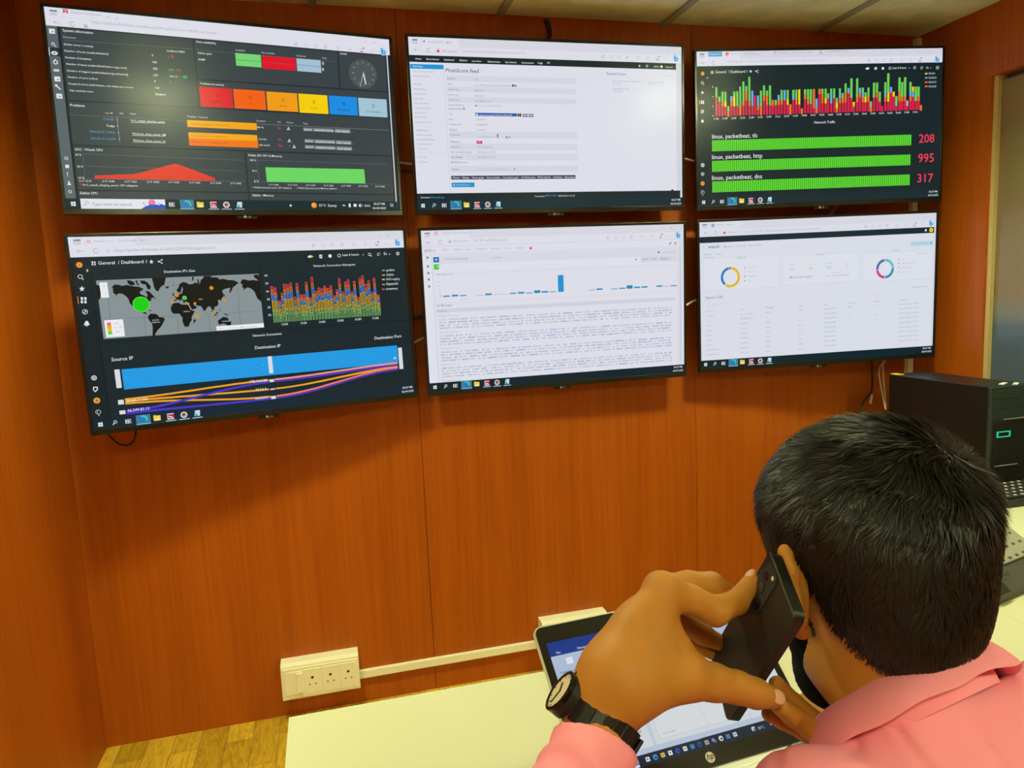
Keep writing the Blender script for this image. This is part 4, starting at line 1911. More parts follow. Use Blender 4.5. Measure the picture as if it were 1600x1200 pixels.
r|1713|462|1727|498|e6c040
r|1717|465|1724|498|6a4c10
r|1713|438|1727|462|6ea0ee
r|1717|441|1724|462|0c3a86
r|1713|421|1727|438|f08a40
r|1717|424|1724|438|6c3a12
r|1713|408|1727|421|f4525a
r|1717|411|1724|421|7c1018
t|1091|564|39|12:00|e8ecee
t|1207|565|39|13:00|e8ecee
t|1322|566|40|14:00|e8ecee
t|1439|566|41|15:00|e8ecee
t|1554|566|42|16:00|e8ecee
t|1669|567|43|17:00|e8ecee
t|1787|259|58|grafana|e8ecee
r|1759|250|1778|257|7fd060
t|1785|289|52|Zabbix|e8ecee
r|1757|281|1776|287|e8c83c
t|1782|318|91|SOC-naglog|e8ecee
r|1754|309|1773|316|b8dcc8
t|1780|350|78|Openvid|e8ecee
r|1752|341|1771|348|f0a030
t|1777|381|79|inventory|e8ecee
r|1749|372|1768|379|f0525a
t|1508|152|109|Last 6 hours|e8ecee
g|1486|149|11|3|0|360|e8ecee
p|1289,146,1305,139,1310,154,1291,156|e8ecee
p|1309,139,1325,149,1307,157|f0c82c
r|1361|139|1378|161|e8ecee
o|1369|150|4|10262e
o|1428|149|11|e8ecee
g|1684|147|10|3|0|360|e8ecee
l|1691|154|1698|161|5|e8ecee
g|1745|149|10|3|0|300|e8ecee
t|1779|154|21|5s|e8ecee
p|1636,147,1648,147,1641,152|e8ecee
p|1811,148,1824,148,1817,154|e8ecee
g|1874|148|11|5|0|360|e8ecee
t|913|621|172|Network Connection|e8ecee
t|1672|700|184|Destination Port|e8ecee
t|918|698|159|Destination IP|e8ecee
t|134|699|111|Source IP|e8ecee
r|178|750|1820|867|1c9eea
p|175,918,225,918,275,917,325,916,376,914,426,912,476,909,527,907,577,904,627,901,678,899,728,897,778,894,829,893,879,891,929,890,979,890,979,901,929,901,879,902,829,904,778,905,728,908,678,910,627,912,577,915,527,918,476,920,426,923,376,925,325,927,275,928,225,929,175,929|f2a42c
p|175,931,225,931,275,931,325,932,375,933,425,935,475,936,525,938,575,939,626,941,676,942,726,944,776,945,826,946,876,947,926,948,976,948,976,959,926,959,876,958,826,957,776,956,726,955,676,953,626,952,575,950,525,949,475,947,425,946,375,944,325,943,275,942,225,942,175,942|f2a42c
p|175,943,225,944,275,946,326,948,376,951,427,955,477,960,528,964,578,969,629,974,679,978,730,983,780,987,830,990,881,993,931,994,982,995,982,1006,931,1005,881,1004,830,1001,780,998,730,994,679,989,629,985,578,980,528,975,477,971,427,966,376,962,326,959,275,957,225,955,175,954|f2a42c
p|175,986,225,985,275,983,326,979,376,973,426,967,477,960,527,952,577,944,627,937,678,929,728,922,778,916,829,910,879,906,929,903,979,903,979,915,929,916,879,918,829,923,778,928,728,934,678,942,627,949,577,957,527,965,477,973,426,980,376,987,326,992,275,996,225,999,175,1000|4a36d0
p|175,998,225,998,276,999,326,999,377,1000,427,1000,477,1001,528,1002,578,1003,629,1004,679,1004,730,1005,780,1006,830,1006,881,1007,931,1007,982,1007,982,1019,931,1019,881,1019,830,1019,780,1018,730,1018,679,1017,629,1016,578,1016,528,1015,477,1014,427,1014,377,1013,326,1013,276,1012,225,1012,175,1012|4a36d0
p|1016,890,1066,890,1116,889,1166,887,1216,886,1266,884,1316,881,1365,879,1415,876,1465,874,1515,872,1565,869,1615,867,1665,865,1715,864,1765,863,1814,863,1814,875,1765,875,1715,876,1665,877,1615,879,1565,881,1515,883,1465,886,1415,888,1365,890,1316,893,1266,895,1216,897,1166,899,1116,900,1066,901,1016,901|f09a8a
p|1016,902,1066,901,1116,900,1166,899,1216,897,1266,896,1316,893,1365,891,1415,889,1465,886,1515,884,1565,882,1615,880,1665,878,1715,877,1765,876,1814,876,1814,890,1765,890,1715,891,1665,892,1615,894,1565,895,1515,897,1465,899,1415,902,1365,904,1316,906,1266,908,1216,910,1166,911,1116,913,1066,913,1016,914|5c32b8
p|1016,948,1066,948,1116,946,1166,943,1216,939,1266,934,1316,929,1365,924,1415,918,1465,913,1515,907,1565,902,1615,898,1665,894,1715,891,1765,889,1814,888,1814,902,1765,902,1715,904,1665,907,1615,911,1565,915,1515,920,1465,925,1415,930,1365,935,1316,941,1266,945,1216,950,1166,953,1116,956,1066,958,1016,958|f2a42c
p|1016,995,1066,994,1116,990,1166,985,1216,979,1266,972,1316,963,1365,954,1415,945,1465,936,1515,927,1565,918,1615,911,1665,904,1715,899,1765,896,1814,895,1814,907,1765,908,1715,911,1665,916,1615,922,1565,930,1515,938,1465,947,1415,956,1365,966,1316,974,1266,983,1216,990,1166,997,1116,1002,1066,1005,1016,1006|f0806a
p|1016,1006,1066,1005,1116,1002,1166,997,1216,990,1266,983,1316,974,1365,965,1415,956,1465,946,1515,937,1565,928,1615,921,1665,914,1715,909,1765,906,1814,905,1814,917,1765,918,1715,921,1665,926,1615,933,1565,940,1515,949,1465,958,1415,968,1365,977,1316,986,1266,995,1216,1002,1166,1009,1116,1014,1066,1017,1016,1018|5c32b8
r|141|748|168|855|dfe2ea
r|139|924|168|951|dfe2ea
r|139|986|170|1008|dfe2ea
r|987|749|1012|855|dfe2ea
r|1825|767|1852|911|dfe2ea
r|983|893|1012|910|dfe2ea
r|983|951|1012|959|dfe2ea
r|983|998|1012|1017|dfe2ea
t|183|941|111|80.68.77.206|f8f0e0
t|182|998|113|66.249.83.13|e8e8fc
t|189|805|14|::1|a8dcf8
t|869|903|104|172.16.0.20|f0f2f8
t|898|955|70|10.3.6.4|f0f2f8
t|890|1009|78|10.3.0.73|f0f2f8
t|950|804|17|::1|a8dcf8
t|1789|842|21|80|d0ecfc
r|0|1023|1920|1080|0a2636
r|24|1042|34|1052|f0f2f4
r|36|1041|47|1052|f0f2f4
r|24|1054|34|1064|f0f2f4
r|36|1054|47|1065|f0f2f4
g|112|1048|9|3|0|360|f0f2f4
l|105|1055|98|1064|4|f0f2f4
r|163|1041|169|1065|e8ecf0
r|172|1041|186|1045|e8ecf0
r|172|1061|186|1065|e8ecf0
r|172|1049|186|1057|e8ecf0
r|189|1041|193|1049|e8ecf0
r|189|1055|193|1065|e8ecf0
r|219|1024|295|1080|3f7f96
r|219|1075|295|1080|7cc4f0
o|257|1051|23|1e86d2
g|257|1051|23|9|-30|120|46d2b4
o|262|1056|10|3f7f96
g|260|1052|17|7|120|300|1a6cc4
r|311|1038|349|1068|f2d64a
r|311|1034|326|1040|e0b82c
r|320|1056|342|1068|f8ecb0
r|385|1034|421|1070|d8d2d6
r|389|1040|421|1062|cc2036
l|393|1050|413|1058|6|f6e6e8
r|375|1075|431|1080|9fc8e8
o|476|1052|19|d6d0d0
o|476|1052|11|54484c
o|479|1056|6|d86a5a
r|448|1075|504|1080|9fc8e8
p|532,1068,539,1034,566,1034,563,1068|bfe6ea
p|532,1068,545,1046,553,1068|5aa8bc
r|521|1075|577|1080|9fc8e8
r|1903|1030|1905|1076|38606c
t|1836|1046|68|05:27 PM|f2f4f6
t|1829|1072|82|06-04-2023|f2f4f6
''',
5: r'''
r|0|0|1920|1080|e4e5f0
r|0|0|1920|104|e4e5f0
r|330|0|1920|54|dcdde8
r|25|14|60|20|55566a
r|25|20|60|42|cfd0dc
l|85|10|85|46|2|c8c9d6
l|36|78|66|78|3|b4b5c4
l|36|78|46|70|3|b4b5c4
l|36|78|46|86|3|b4b5c4
g|128|78|14|4|40|340|b4b5c4
g|1330|80|11|3|0|360|c2c3d0
l|1324|86|1337|70|3|aeb0bf
g|1392|80|11|3|0|360|c2c3d0
g|1450|80|11|3|0|360|c2c3d0
g|1510|80|11|3|0|360|c2c3d0
l|1504|86|1517|70|3|aeb0bf
g|1590|80|11|3|0|360|c2c3d0
g|1664|80|11|3|0|360|c2c3d0
g|1738|80|11|3|0|360|c2c3d0
r|1729|86|1747|94|a0a1b0
o|1750|68|5|e0406a
o|1796|80|2|a8a9b8
o|1806|80|2|a8a9b8
o|1816|80|2|a8a9b8
l|1755|27|1775|27|2|b4b5c4
l|1815|20|1829|34|2|b4b5c4
l|1829|20|1815|34|2|b4b5c4
o|1877|77|25|bfe0fb
o|1880|83|13|2a8fd6
r|1866|56|1873|90|1f78c8
o|1880|83|6|bfe0fb
g|104|20|12|4|0|360|e0406a
t|137|24|193|Graylog: Unsaved Search|b4b5c4
p|183,82,194,65,203,83|8a8c98
p|189,80,194,71,199,80|e4e5f0
t|218|80|98|Not secure|b8b9c6
t|335|81|257|│  35.187.16.8:9000/search|b4b5c4
l|0|104|1920|104|2|c8cad6
l|0|157|1920|157|2|cfd1dc
t|18|136|43|gray|86888f
t|62|136|31|log|e49ab0
t|140|134|43|Search|b0b2be
t|215|134|54|Streams|b0b2be
t|299|135|36|Alerts|b0b2be
t|366|135|81|Dashboards|b0b2be
t|475|135|67|Enterprise|b0b2be
t|574|136|49|Security|b0b2be
t|656|137|59|System /|b0b2be
o|757|136|9|d0204c
t|753|140|7|1|f8d8e0
r|0|157|62|1023|e6e8f2
r|62|157|66|1023|cdd0dc
r|28|169|42|183|82848f
r|28|227|42|241|82848f
r|28|271|42|285|82848f
r|28|314|42|328|82848f
r|28|361|42|375|82848f
r|110|170|1900|220|dde0ea
r|105|165|1905|167|d2d5e0
r|74|175|112|210|2268c0
o|93|192|7|d8e8fa
r|74|222|133|257|44d430
g|100|236|6|2|0|360|d0f8c8
l|104|240|110|246|4|d0f8c8
t|155|196|158|From: 5 minutes ago|a2a4b2
t|484|196|69|Until: Now|a2a4b2
t|172|239|756|Type your search query here and press enter. E.g.: ("not found" AND http) OR http_response_code:[400 TO 404]|b4b8c8
r|110|224|1900|270|e6e8f2
l|70|288|1900|288|2|cdd0dc
t|96|296|110|Message Count|b0b2be
r|127|433|171|442|2a8ec4
r|187|430|230|442|2a8ec4
r|244|435|289|442|2a8ec4
r|421|432|466|444|2a8ec4
r|595|435|641|443|2a8ec4
r|654|432|700|444|2a8ec4
r|712|439|758|445|2a8ec4
r|771|426|817|445|2a8ec4
r|827|434|874|444|2a8ec4
r|886|438|933|444|2a8ec4
r|362|440|407|444|a8b4c8
r|479|439|525|443|a8b4c8
r|535|440|580|443|a8b4c8
t|102|442|14|0|b8bac8
t|95|419|14|100|b8bac8
t|94|393|14|200|b8bac8
t|94|368|14|300|b8bac8
t|94|343|14|400|b8bac8
t|239|469|61|Apr 6, 2023|b8bac8
t|75|505|112|All Messages|9ca0ae
l|70|480|1900|480|2|d2d5e0
l|70|488|1900|488|2|d8dbe6
r|75|521|1850|547|d4d7e4
t|79|541|66|timestamp|a0a4b2
r|948|328|990|445|1c96d8
r|829|435|874|445|2a8ec4
r|886|440|932|446|a8b4c8
r|1176|439|1222|445|a8b4c8
r|1236|433|1282|444|2a8ec4
r|1350|439|1397|444|2a8ec4
r|1409|436|1457|444|2a8ec4
r|1467|421|1514|445|2a8ec4
r|1525|433|1573|443|2a8ec4
r|1583|433|1631|443|2a8ec4
r|1700|432|1749|442|2a8ec4
r|1757|438|1806|443|a8b4c8
r|1815|436|1864|443|2a8ec4
l|1807|142|1821|127|6|3c3e4c
g|1857|135|9|4|0|360|3c3e4c
o|1899|129|5|3c3e4c
p|1890,142,1894,134,1905,134,1906,142|3c3e4c
o|1722|195|7|5c5e6c
t|1750|202|103|Select streams|b8bac8
o|1544|240|5|4c4e5c
r|1581|222|1867|262|d9dce6
t|1594|246|113|Save   Load|a2a4b2
t|1734|249|65|Share|a2a4b2
r|1862|105|1920|1023|e0e2ec
r|1885|150|1900|1000|d2d5e0
t|88|574|130|2023-04-06 17:27:11.912|b2b6c8
t|88|685|130|2023-04-06 17:27:11.912|b2b6c8
t|88|796|130|2023-04-06 17:27:11.912|b2b6c8
t|88|907|130|2023-04-06 17:27:11.912|b2b6c8
t|88|1018|130|2023-04-06 17:27:11.912|b2b6c8
r|0|1023|1920|1080|06222e
r|24|1042|34|1052|f0f2f4
r|36|1041|47|1052|f0f2f4
r|24|1054|34|1064|f0f2f4
r|36|1054|47|1065|f0f2f4
g|112|1048|9|3|0|360|f0f2f4
l|105|1055|98|1064|4|f0f2f4
r|163|1041|169|1065|e8ecf0
r|172|1041|186|1045|e8ecf0
r|172|1061|186|1065|e8ecf0
r|172|1049|186|1057|e8ecf0
r|189|1041|193|1049|e8ecf0
r|189|1055|193|1065|e8ecf0
r|219|1024|295|1080|3f7f96
r|219|1075|295|1080|7cc4f0
o|257|1051|23|1e86d2
g|257|1051|23|9|-30|120|46d2b4
o|262|1056|10|3f7f96
g|260|1052|17|7|120|300|1a6cc4
r|311|1038|349|1068|f2d64a
r|311|1034|326|1040|e0b82c
r|320|1056|342|1068|f8ecb0
r|385|1034|421|1070|d8d2d6
r|389|1040|421|1062|cc2036
l|393|1050|413|1058|6|f6e6e8
r|375|1075|431|1080|9fc8e8
o|476|1052|19|d6d0d0
o|476|1052|11|54484c
o|479|1056|6|d86a5a
r|448|1075|504|1080|9fc8e8
p|532,1068,539,1034,566,1034,563,1068|bfe6ea
p|532,1068,545,1046,553,1068|5aa8bc
r|521|1075|577|1080|9fc8e8
r|1903|1030|1905|1076|38606c
t|1836|1046|68|05:27 PM|f2f4f6
t|1829|1072|82|06-04-2023|f2f4f6
K|90|1820|596,615,634,653,706,726,745,764,817,836,856,875,928,947,966,986
''',
6: r'''
r|0|0|1920|1080|e0e4ee
r|0|0|1920|106|e0e4ee
r|330|0|1920|56|dcdde8
r|25|14|60|20|55566a
r|25|20|60|42|cfd0dc
l|85|10|85|46|2|c8c9d6
l|36|78|66|78|3|b4b5c4
l|36|78|46|70|3|b4b5c4
l|36|78|46|86|3|b4b5c4
g|128|78|14|4|40|340|b4b5c4
g|1330|80|11|3|0|360|c2c3d0
l|1324|86|1337|70|3|aeb0bf
g|1392|80|11|3|0|360|c2c3d0
g|1450|80|11|3|0|360|c2c3d0
g|1510|80|11|3|0|360|c2c3d0
l|1504|86|1517|70|3|aeb0bf
g|1590|80|11|3|0|360|c2c3d0
g|1664|80|11|3|0|360|c2c3d0
g|1738|80|11|3|0|360|c2c3d0
r|1729|86|1747|94|a0a1b0
o|1750|68|5|e0406a
o|1796|80|2|a8a9b8
o|1806|80|2|a8a9b8
o|1816|80|2|a8a9b8
l|1755|27|1775|27|2|b4b5c4
l|1815|20|1829|34|2|b4b5c4
l|1829|20|1815|34|2|b4b5c4
o|1877|77|25|bfe0fb
o|1880|83|13|2a8fd6
r|1866|56|1873|90|1f78c8
o|1880|83|6|bfe0fb
o|106|25|12|2a84c8
o|106|25|6|d0e6f6
t|137|29|118|Wazuh - Wazuh|b4b5c4
p|184,89,196,68,207,90|e8206a
t|222|86|96|Not secure|c8b8c8
t|334|88|665|│  https://35.187.16.8/app/wazuh#/agents-preview/?_g=(filters:!())|c0c0cc
r|0|106|1905|150|122a34
r|1905|106|1920|1023|d8dce6
o|1880|128|17|f0dc1c
o|1880|128|6|c8a010
o|1834|128|9|e8f0ec
t|66|190|95|wazuh.|70747e
l|25|175|37|174|2|b0b4c0
l|25|180|37|180|2|b0b4c0
l|25|186|37|185|2|b0b4c0
t|191|190|172|Modules / Security|b0b6c2
t|386|187|110|Agents / Preview|9cb4c0
t|33|240|59|Preview|a8b0bc
t|128|240|49|Deploy|b8bec8
t|293|278|66|STATUS|aab0bc
l|23|258|111|259|3|a8bccc
r|29|261|631|502|d3d8e4
r|32|264|628|499|e3e7f0
r|654|270|1286|493|d3d8e4
r|657|273|1283|490|e3e7f0
r|1310|280|1895|500|d3d8e4
r|1313|283|1892|497|e3e7f0
t|293|278|66|STATUS|a0a6b2
g|239|409|76|19|-122|82|e8c020
g|239|409|76|19|100|230|2282c8
g|239|409|76|19|86|97|d83a3a
o|354|344|5|e8404c
t|379|349|65|Active (13)|b4bac6
o|353|376|5|e8c020
t|379|381|53|Disc. (4)|b4bac6
o|353|409|5|2a6ac8
t|378|414|72|Pending (11)|b4bac6
o|353|442|5|6c7482
t|378|447|44|Never (1)|b4bac6
t|715|344|41|Active|b4bac6
t|722|384|22|13|a8b4bc
t|868|345|29|Disc.|b4bac6
t|868|387|36|40|d6d0a0
t|773|418|70|Last registered agent|b4bac6
t|715|442|184|Most active agent|a0aab4
t|929|279|55|DETAILS|a0a6b2
t|1007|344|47|Pending|b4bac6
t|1011|383|41|165|a6cccc
t|1169|346|24|Never|b4bac6
t|1176|383|14|1|b8c0c8
t|1056|417|97|Last registered agent|b4bac6
t|1011|442|190|No. 5. 2023 @ 15:32:54.037|a0a8b4
t|1555|275|63|EVOLUTION|a0a6b2
t|1771|307|89|Last 24 hours|b4bac6
g|1499|405|75|20|-88|2|2898b8
g|1499|405|75|20|4|92|5cc8cc
g|1499|405|75|20|96|184|5a64b0
g|1499|405|75|20|188|268|d83a90
o|1613|341|5|8088a0
t|1637|345|46|never_connected|b4bac6
o|1613|370|5|8088a0
t|1638|374|99|never_connected|b4bac6
o|1614|401|5|8088a0
t|1639|405|92|never_connected|b4bac6
o|1615|435|5|8088a0
t|1640|439|67|never_connected|b4bac6
t|1750|561|115|Export formatted|9cb4c0
o|1732|558|5|8aacc0
r|1708|209|1895|244|bcdcec
t|1733|230|135|Index pattern: wazuh-alerts-*|6aa0bc
o|1884|225|6|4a7090
t|41|560|136|Agents (128)|8c94a0
t|47|615|99|Filter or search agent|b4bac6
l|90|600|1860|600|2|d2d6e2
t|47|657|48|Name / ID|98a0ae
t|46|693|58|wazuh-mgr|aab2be
t|46|729|37|agent-01|aab2be
t|45|765|39|soc-01|aab2be
t|45|802|43|agent-02|aab2be
t|44|838|49|Desktop|aab2be
t|44|874|46|agent-05|aab2be
t|43|911|51|soc-srv2|aab2be
t|43|947|102|inventory-server|aab2be
t|42|984|104|inventory-server|aab2be
t|317|657|39|IP address|98a0ae
t|317|694|98|any / 10.3.6.20|aab2be
t|316|730|100|192.168.10.133|aab2be
t|316|766|67|10.3.6.12|aab2be
t|316|803|67|10.3.6.19|aab2be
t|316|839|67|10.3.6.9|aab2be
t|315|876|68|10.3.8.10|aab2be
t|315|912|68|10.3.6.14|aab2be
t|315|949|68|10.3.6.15|aab2be
t|315|986|68|10.3.6.16|aab2be
t|519|656|64|Group(s)|98a0ae
t|519|692|46|default|aab2be
t|519|728|15|os|aab2be
t|519|765|44|default|aab2be
t|519|802|44|default|aab2be
t|519|838|44|default|aab2be
t|519|875|44|default|aab2be
t|519|912|44|default|aab2be
t|518|949|44|default|aab2be
t|518|986|44|default|aab2be
t|786|656|36|Version|98a0ae
t|786|693|37|v4.3.10|aab2be
t|786|729|18|v4.2|aab2be
t|787|766|19|v4.3|aab2be
t|787|803|37|v4.3.10|aab2be
t|787|840|37|v4.3.10|aab2be
t|787|877|37|v4.3.10|aab2be
t|787|914|37|v4.3.10|aab2be
t|787|951|37|v4.2|aab2be
t|788|988|37|v4.3.10|aab2be
t|996|658|17|OS|98a0ae
t|997|692|94|Ubuntu 20.04|aab2be
t|997|727|95|Ubuntu 20.04|aab2be
t|997|762|95|Ubuntu 20.04|aab2be
t|998|797|95|Ubuntu 20.04|aab2be
t|998|832|95|Ubuntu 20.04|aab2be
t|999|868|95|Ubuntu 20.04|aab2be
t|999|903|95|Ubuntu 20.04|aab2be
t|999|938|95|Ubuntu 20.04|aab2be
t|1000|974|95|Ubuntu 20.04|aab2be
t|1201|656|66|Cluster node|98a0ae
t|1202|691|14|n|aab2be
t|1203|726|4|n|aab2be
t|1203|761|12|nn|aab2be
t|1204|796|4|n|aab2be
t|1204|831|4|n|aab2be
t|1205|867|4|n|aab2be
t|1205|902|4|n|aab2be
t|1206|937|16|node|aab2be
t|1206|973|4|n|aab2be
t|1412|654|64|Registration|98a0ae
t|1413|689|14|01|aab2be
t|1413|724|5|01|aab2be
t|1414|759|14|02|aab2be
t|1415|795|7|01|aab2be
t|1416|830|2|1|aab2be
t|1416|866|2|1|aab2be
t|1417|901|2|1|aab2be
t|1418|937|5|01|aab2be
t|1419|973|0|1|aab2be
t|1621|654|79|Last keep alive|98a0ae
t|1622|689|166|Apr 06, 2023 @ 17:27:05|aab2be
t|1623|724|166|Apr 06, 2023 @ 17:27:05|aab2be
t|1624|760|166|Apr 06, 2023 @ 17:27:05|aab2be
t|1624|795|167|Apr 06, 2023 @ 17:27:05|aab2be
t|1625|831|167|Apr 06, 2023 @ 17:27:05|aab2be
t|1626|867|167|Apr 06, 2023 @ 17:27:05|aab2be
t|1627|902|167|Apr 06, 2023 @ 17:27:05|aab2be
t|1628|938|167|Apr 06, 2023 @ 17:27:05|aab2be
t|1629|974|167|Apr 06, 2023 @ 17:27:05|aab2be
r|0|1023|1920|1080|06242e
r|24|1042|34|1052|f0f2f4
r|36|1041|47|1052|f0f2f4
r|24|1054|34|1064|f0f2f4
r|36|1054|47|1065|f0f2f4
g|112|1048|9|3|0|360|f0f2f4
l|105|1055|98|1064|4|f0f2f4
r|163|1041|169|1065|e8ecf0
r|172|1041|186|1045|e8ecf0
r|172|1061|186|1065|e8ecf0
r|172|1049|186|1057|e8ecf0
r|189|1041|193|1049|e8ecf0
r|189|1055|193|1065|e8ecf0
r|219|1024|295|1080|3f7f96
r|219|1075|295|1080|7cc4f0
o|257|1051|23|1e86d2
g|257|1051|23|9|-30|120|46d2b4
o|262|1056|10|3f7f96
g|260|1052|17|7|120|300|1a6cc4
r|311|1038|349|1068|f2d64a
r|311|1034|326|1040|e0b82c
r|320|1056|342|1068|f8ecb0
r|385|1034|421|1070|d8d2d6
r|389|1040|421|1062|cc2036
l|393|1050|413|1058|6|f6e6e8
r|375|1075|431|1080|9fc8e8
o|476|1052|19|d6d0d0
o|476|1052|11|54484c
o|479|1056|6|d86a5a
r|448|1075|504|1080|9fc8e8
p|532,1068,539,1034,566,1034,563,1068|bfe6ea
p|532,1068,545,1046,553,1068|5aa8bc
r|521|1075|577|1080|9fc8e8
r|1903|1030|1905|1076|38606c
t|1836|1046|68|05:27 PM|f2f4f6
t|1829|1072|82|06-04-2023|f2f4f6
''',
'laptop': r'''
r|0|0|1920|1080|dfe6ec
r|0|0|1920|62|1c3c90
r|0|62|1920|118|1c3c90
r|430|66|800|118|b9cce8
r|0|118|1920|330|b9cce8
r|0|330|1920|336|a8bcd8
t|60|104|46|File|e8eefa
t|250|104|78|Home|e8eefa
t|490|104|230|Message Layout|48587c
t|870|104|90|Folder|e8eefa
t|1070|104|62|View|e8eefa
t|40|268|150|Header Footer|5a6c90
t|60|314|130|Page Layout|5a6c90
t|300|176|210|Select All Text|5a6c90
t|300|226|130|Go To Next|5a6c90
t|300|276|330|Send to Document Map|5a6c90
t|340|318|190|Selection|5a6c90
t|760|232|100|Zoom|5a6c90
t|640|190|80|Split|5a6c90
r|120|150|180|205|eef2f8
r|270|158|292|178|c88a3a
r|270|212|290|228|eef2f8
r|270|262|290|278|eef2f8
r|770|140|830|200|eef2f8
r|900|140|960|200|eef2f8
r|930|150|955|185|b03a6a
t|80|395|170|Filter inbox|a2acb8
t|80|460|60|Unread|a2acb8
r|590|336|620|960|cfd8e6
r|660|380|1500|930|e6ebee
r|660|380|664|930|cdd4dc
r|1100|380|1104|930|cdd4dc
r|1500|336|1506|960|cdd4dc
r|660|926|1500|930|cdd4dc
t|700|900|130|All is well again|98a4a8
t|700|440|240|Reply and forward|98a4a8
t|70|540|165|Forwarded items|9aa6b0
t|70|586|66|Drafts|9aa6b0
t|440|570|90|11:42 AM|9aa6b0
t|70|632|143|Meeting notes|9aa6b0
t|70|678|143|Weekly review|9aa6b0
t|70|724|165|Forwarded items|9aa6b0
t|440|708|90|11:42 AM|9aa6b0
t|70|770|66|Drafts|9aa6b0
t|70|816|143|Meeting notes|9aa6b0
t|70|862|143|Weekly review|9aa6b0
t|440|846|90|11:42 AM|9aa6b0
t|70|908|165|Forwarded items|9aa6b0
r|60|500|560|502|d0d6de
r|60|640|560|642|d0d6de
r|60|780|560|782|d0d6de
r|60|910|560|912|d0d6de
t|1560|470|180|Subject line|98a4a8
l|1540|520|1880|520|2|cdd4dc
l|1540|700|1880|700|2|cdd4dc
l|1540|860|1880|860|2|cdd4dc
r|0|960|1920|1000|c3d2e8
r|1690|968|1760|992|a2b0c4
r|1780|968|1810|990|eef2f8
r|0|1000|1920|1080|1c2a3a
r|0|1002|420|1078|dfe4ec
t|120|1054|150|Type here|a0a8b4
o|350|1035|16|e878a4
p|380,1060,400,1030,420,1050,420,1060|5a7ac8
r|483|1024|517|1056|e8e8ec
r|492|1034|506|1044|5a6a7c
o|566|1040|20|3aa0d8
o|569|1043|9|1c2a3a
r|615|1024|649|1056|f0c84a
r|624|1034|638|1044|5a6a7c
r|681|1024|715|1056|f2f2f4
r|690|1034|704|1044|5a6a7c
o|764|1040|20|2a58d0
o|767|1043|9|1c2a3a
r|813|1024|847|1056|eef0f4
r|822|1034|836|1044|5a6a7c
r|879|1024|913|1056|4a8ad0
r|888|1034|902|1044|5a6a7c
o|962|1040|20|2858a8
o|965|1043|9|1c2a3a
r|1011|1024|1045|1056|c8a8a0
r|1020|1034|1034|1044|5a6a7c
o|1089|1036|14|7a8af0
o|1102|1048|10|d85a3a
o|1160|1040|20|e0e4e8
o|1163|1043|9|1c2a3a
r|1209|1024|1243|1056|5a86c8
r|1218|1034|1232|1044|5a6a7c
r|1275|1024|1309|1056|d8dce4
r|1284|1034|1298|1044|5a6a7c
r|929|1000|995|1004|4a8ad0
o|1470|1038|18|d8dce4
o|1480|1046|12|5a6474
t|1510|1054|60|28°C|c8ced6
o|1640|1040|8|d8dce4
o|1690|1040|8|d8dce4
o|1740|1040|8|d8dce4
o|1800|1040|8|d8dce4
o|1850|1040|8|d8dce4
o|1740|1040|14|eef0f4
''',
}

# ------------------------------------------------------------------ what the displays show, on a 1920 x 1080 canvas
# r rectangle, p polygon, o disc, g ring, l line, t text fitted to a width, S row of stripes, K rows of log text
_txt = {}
def glyphs(s):
    """flat triangles of a line of text, left aligned on its baseline, size 1"""
    if s not in _txt:
        cu = bpy.data.curves.new('glyphs', 'FONT')
        cu.body = s
        cu.resolution_u = 2 if len(s) < 24 else 1
        cu.offset = .006
        ob = bpy.data.objects.new('glyphs', cu)
        me = ob.to_mesh()
        n = len(me.vertices)
        co = np.empty(n * 3); me.vertices.foreach_get('co', co)
        fa = [tuple(p.vertices) for p in me.polygons]
        ob.to_mesh_clear()
        bpy.data.objects.remove(ob); bpy.data.curves.remove(cu)
        _txt[s] = (co.reshape(-1, 3)[:, :2], fa)
    return _txt[s]

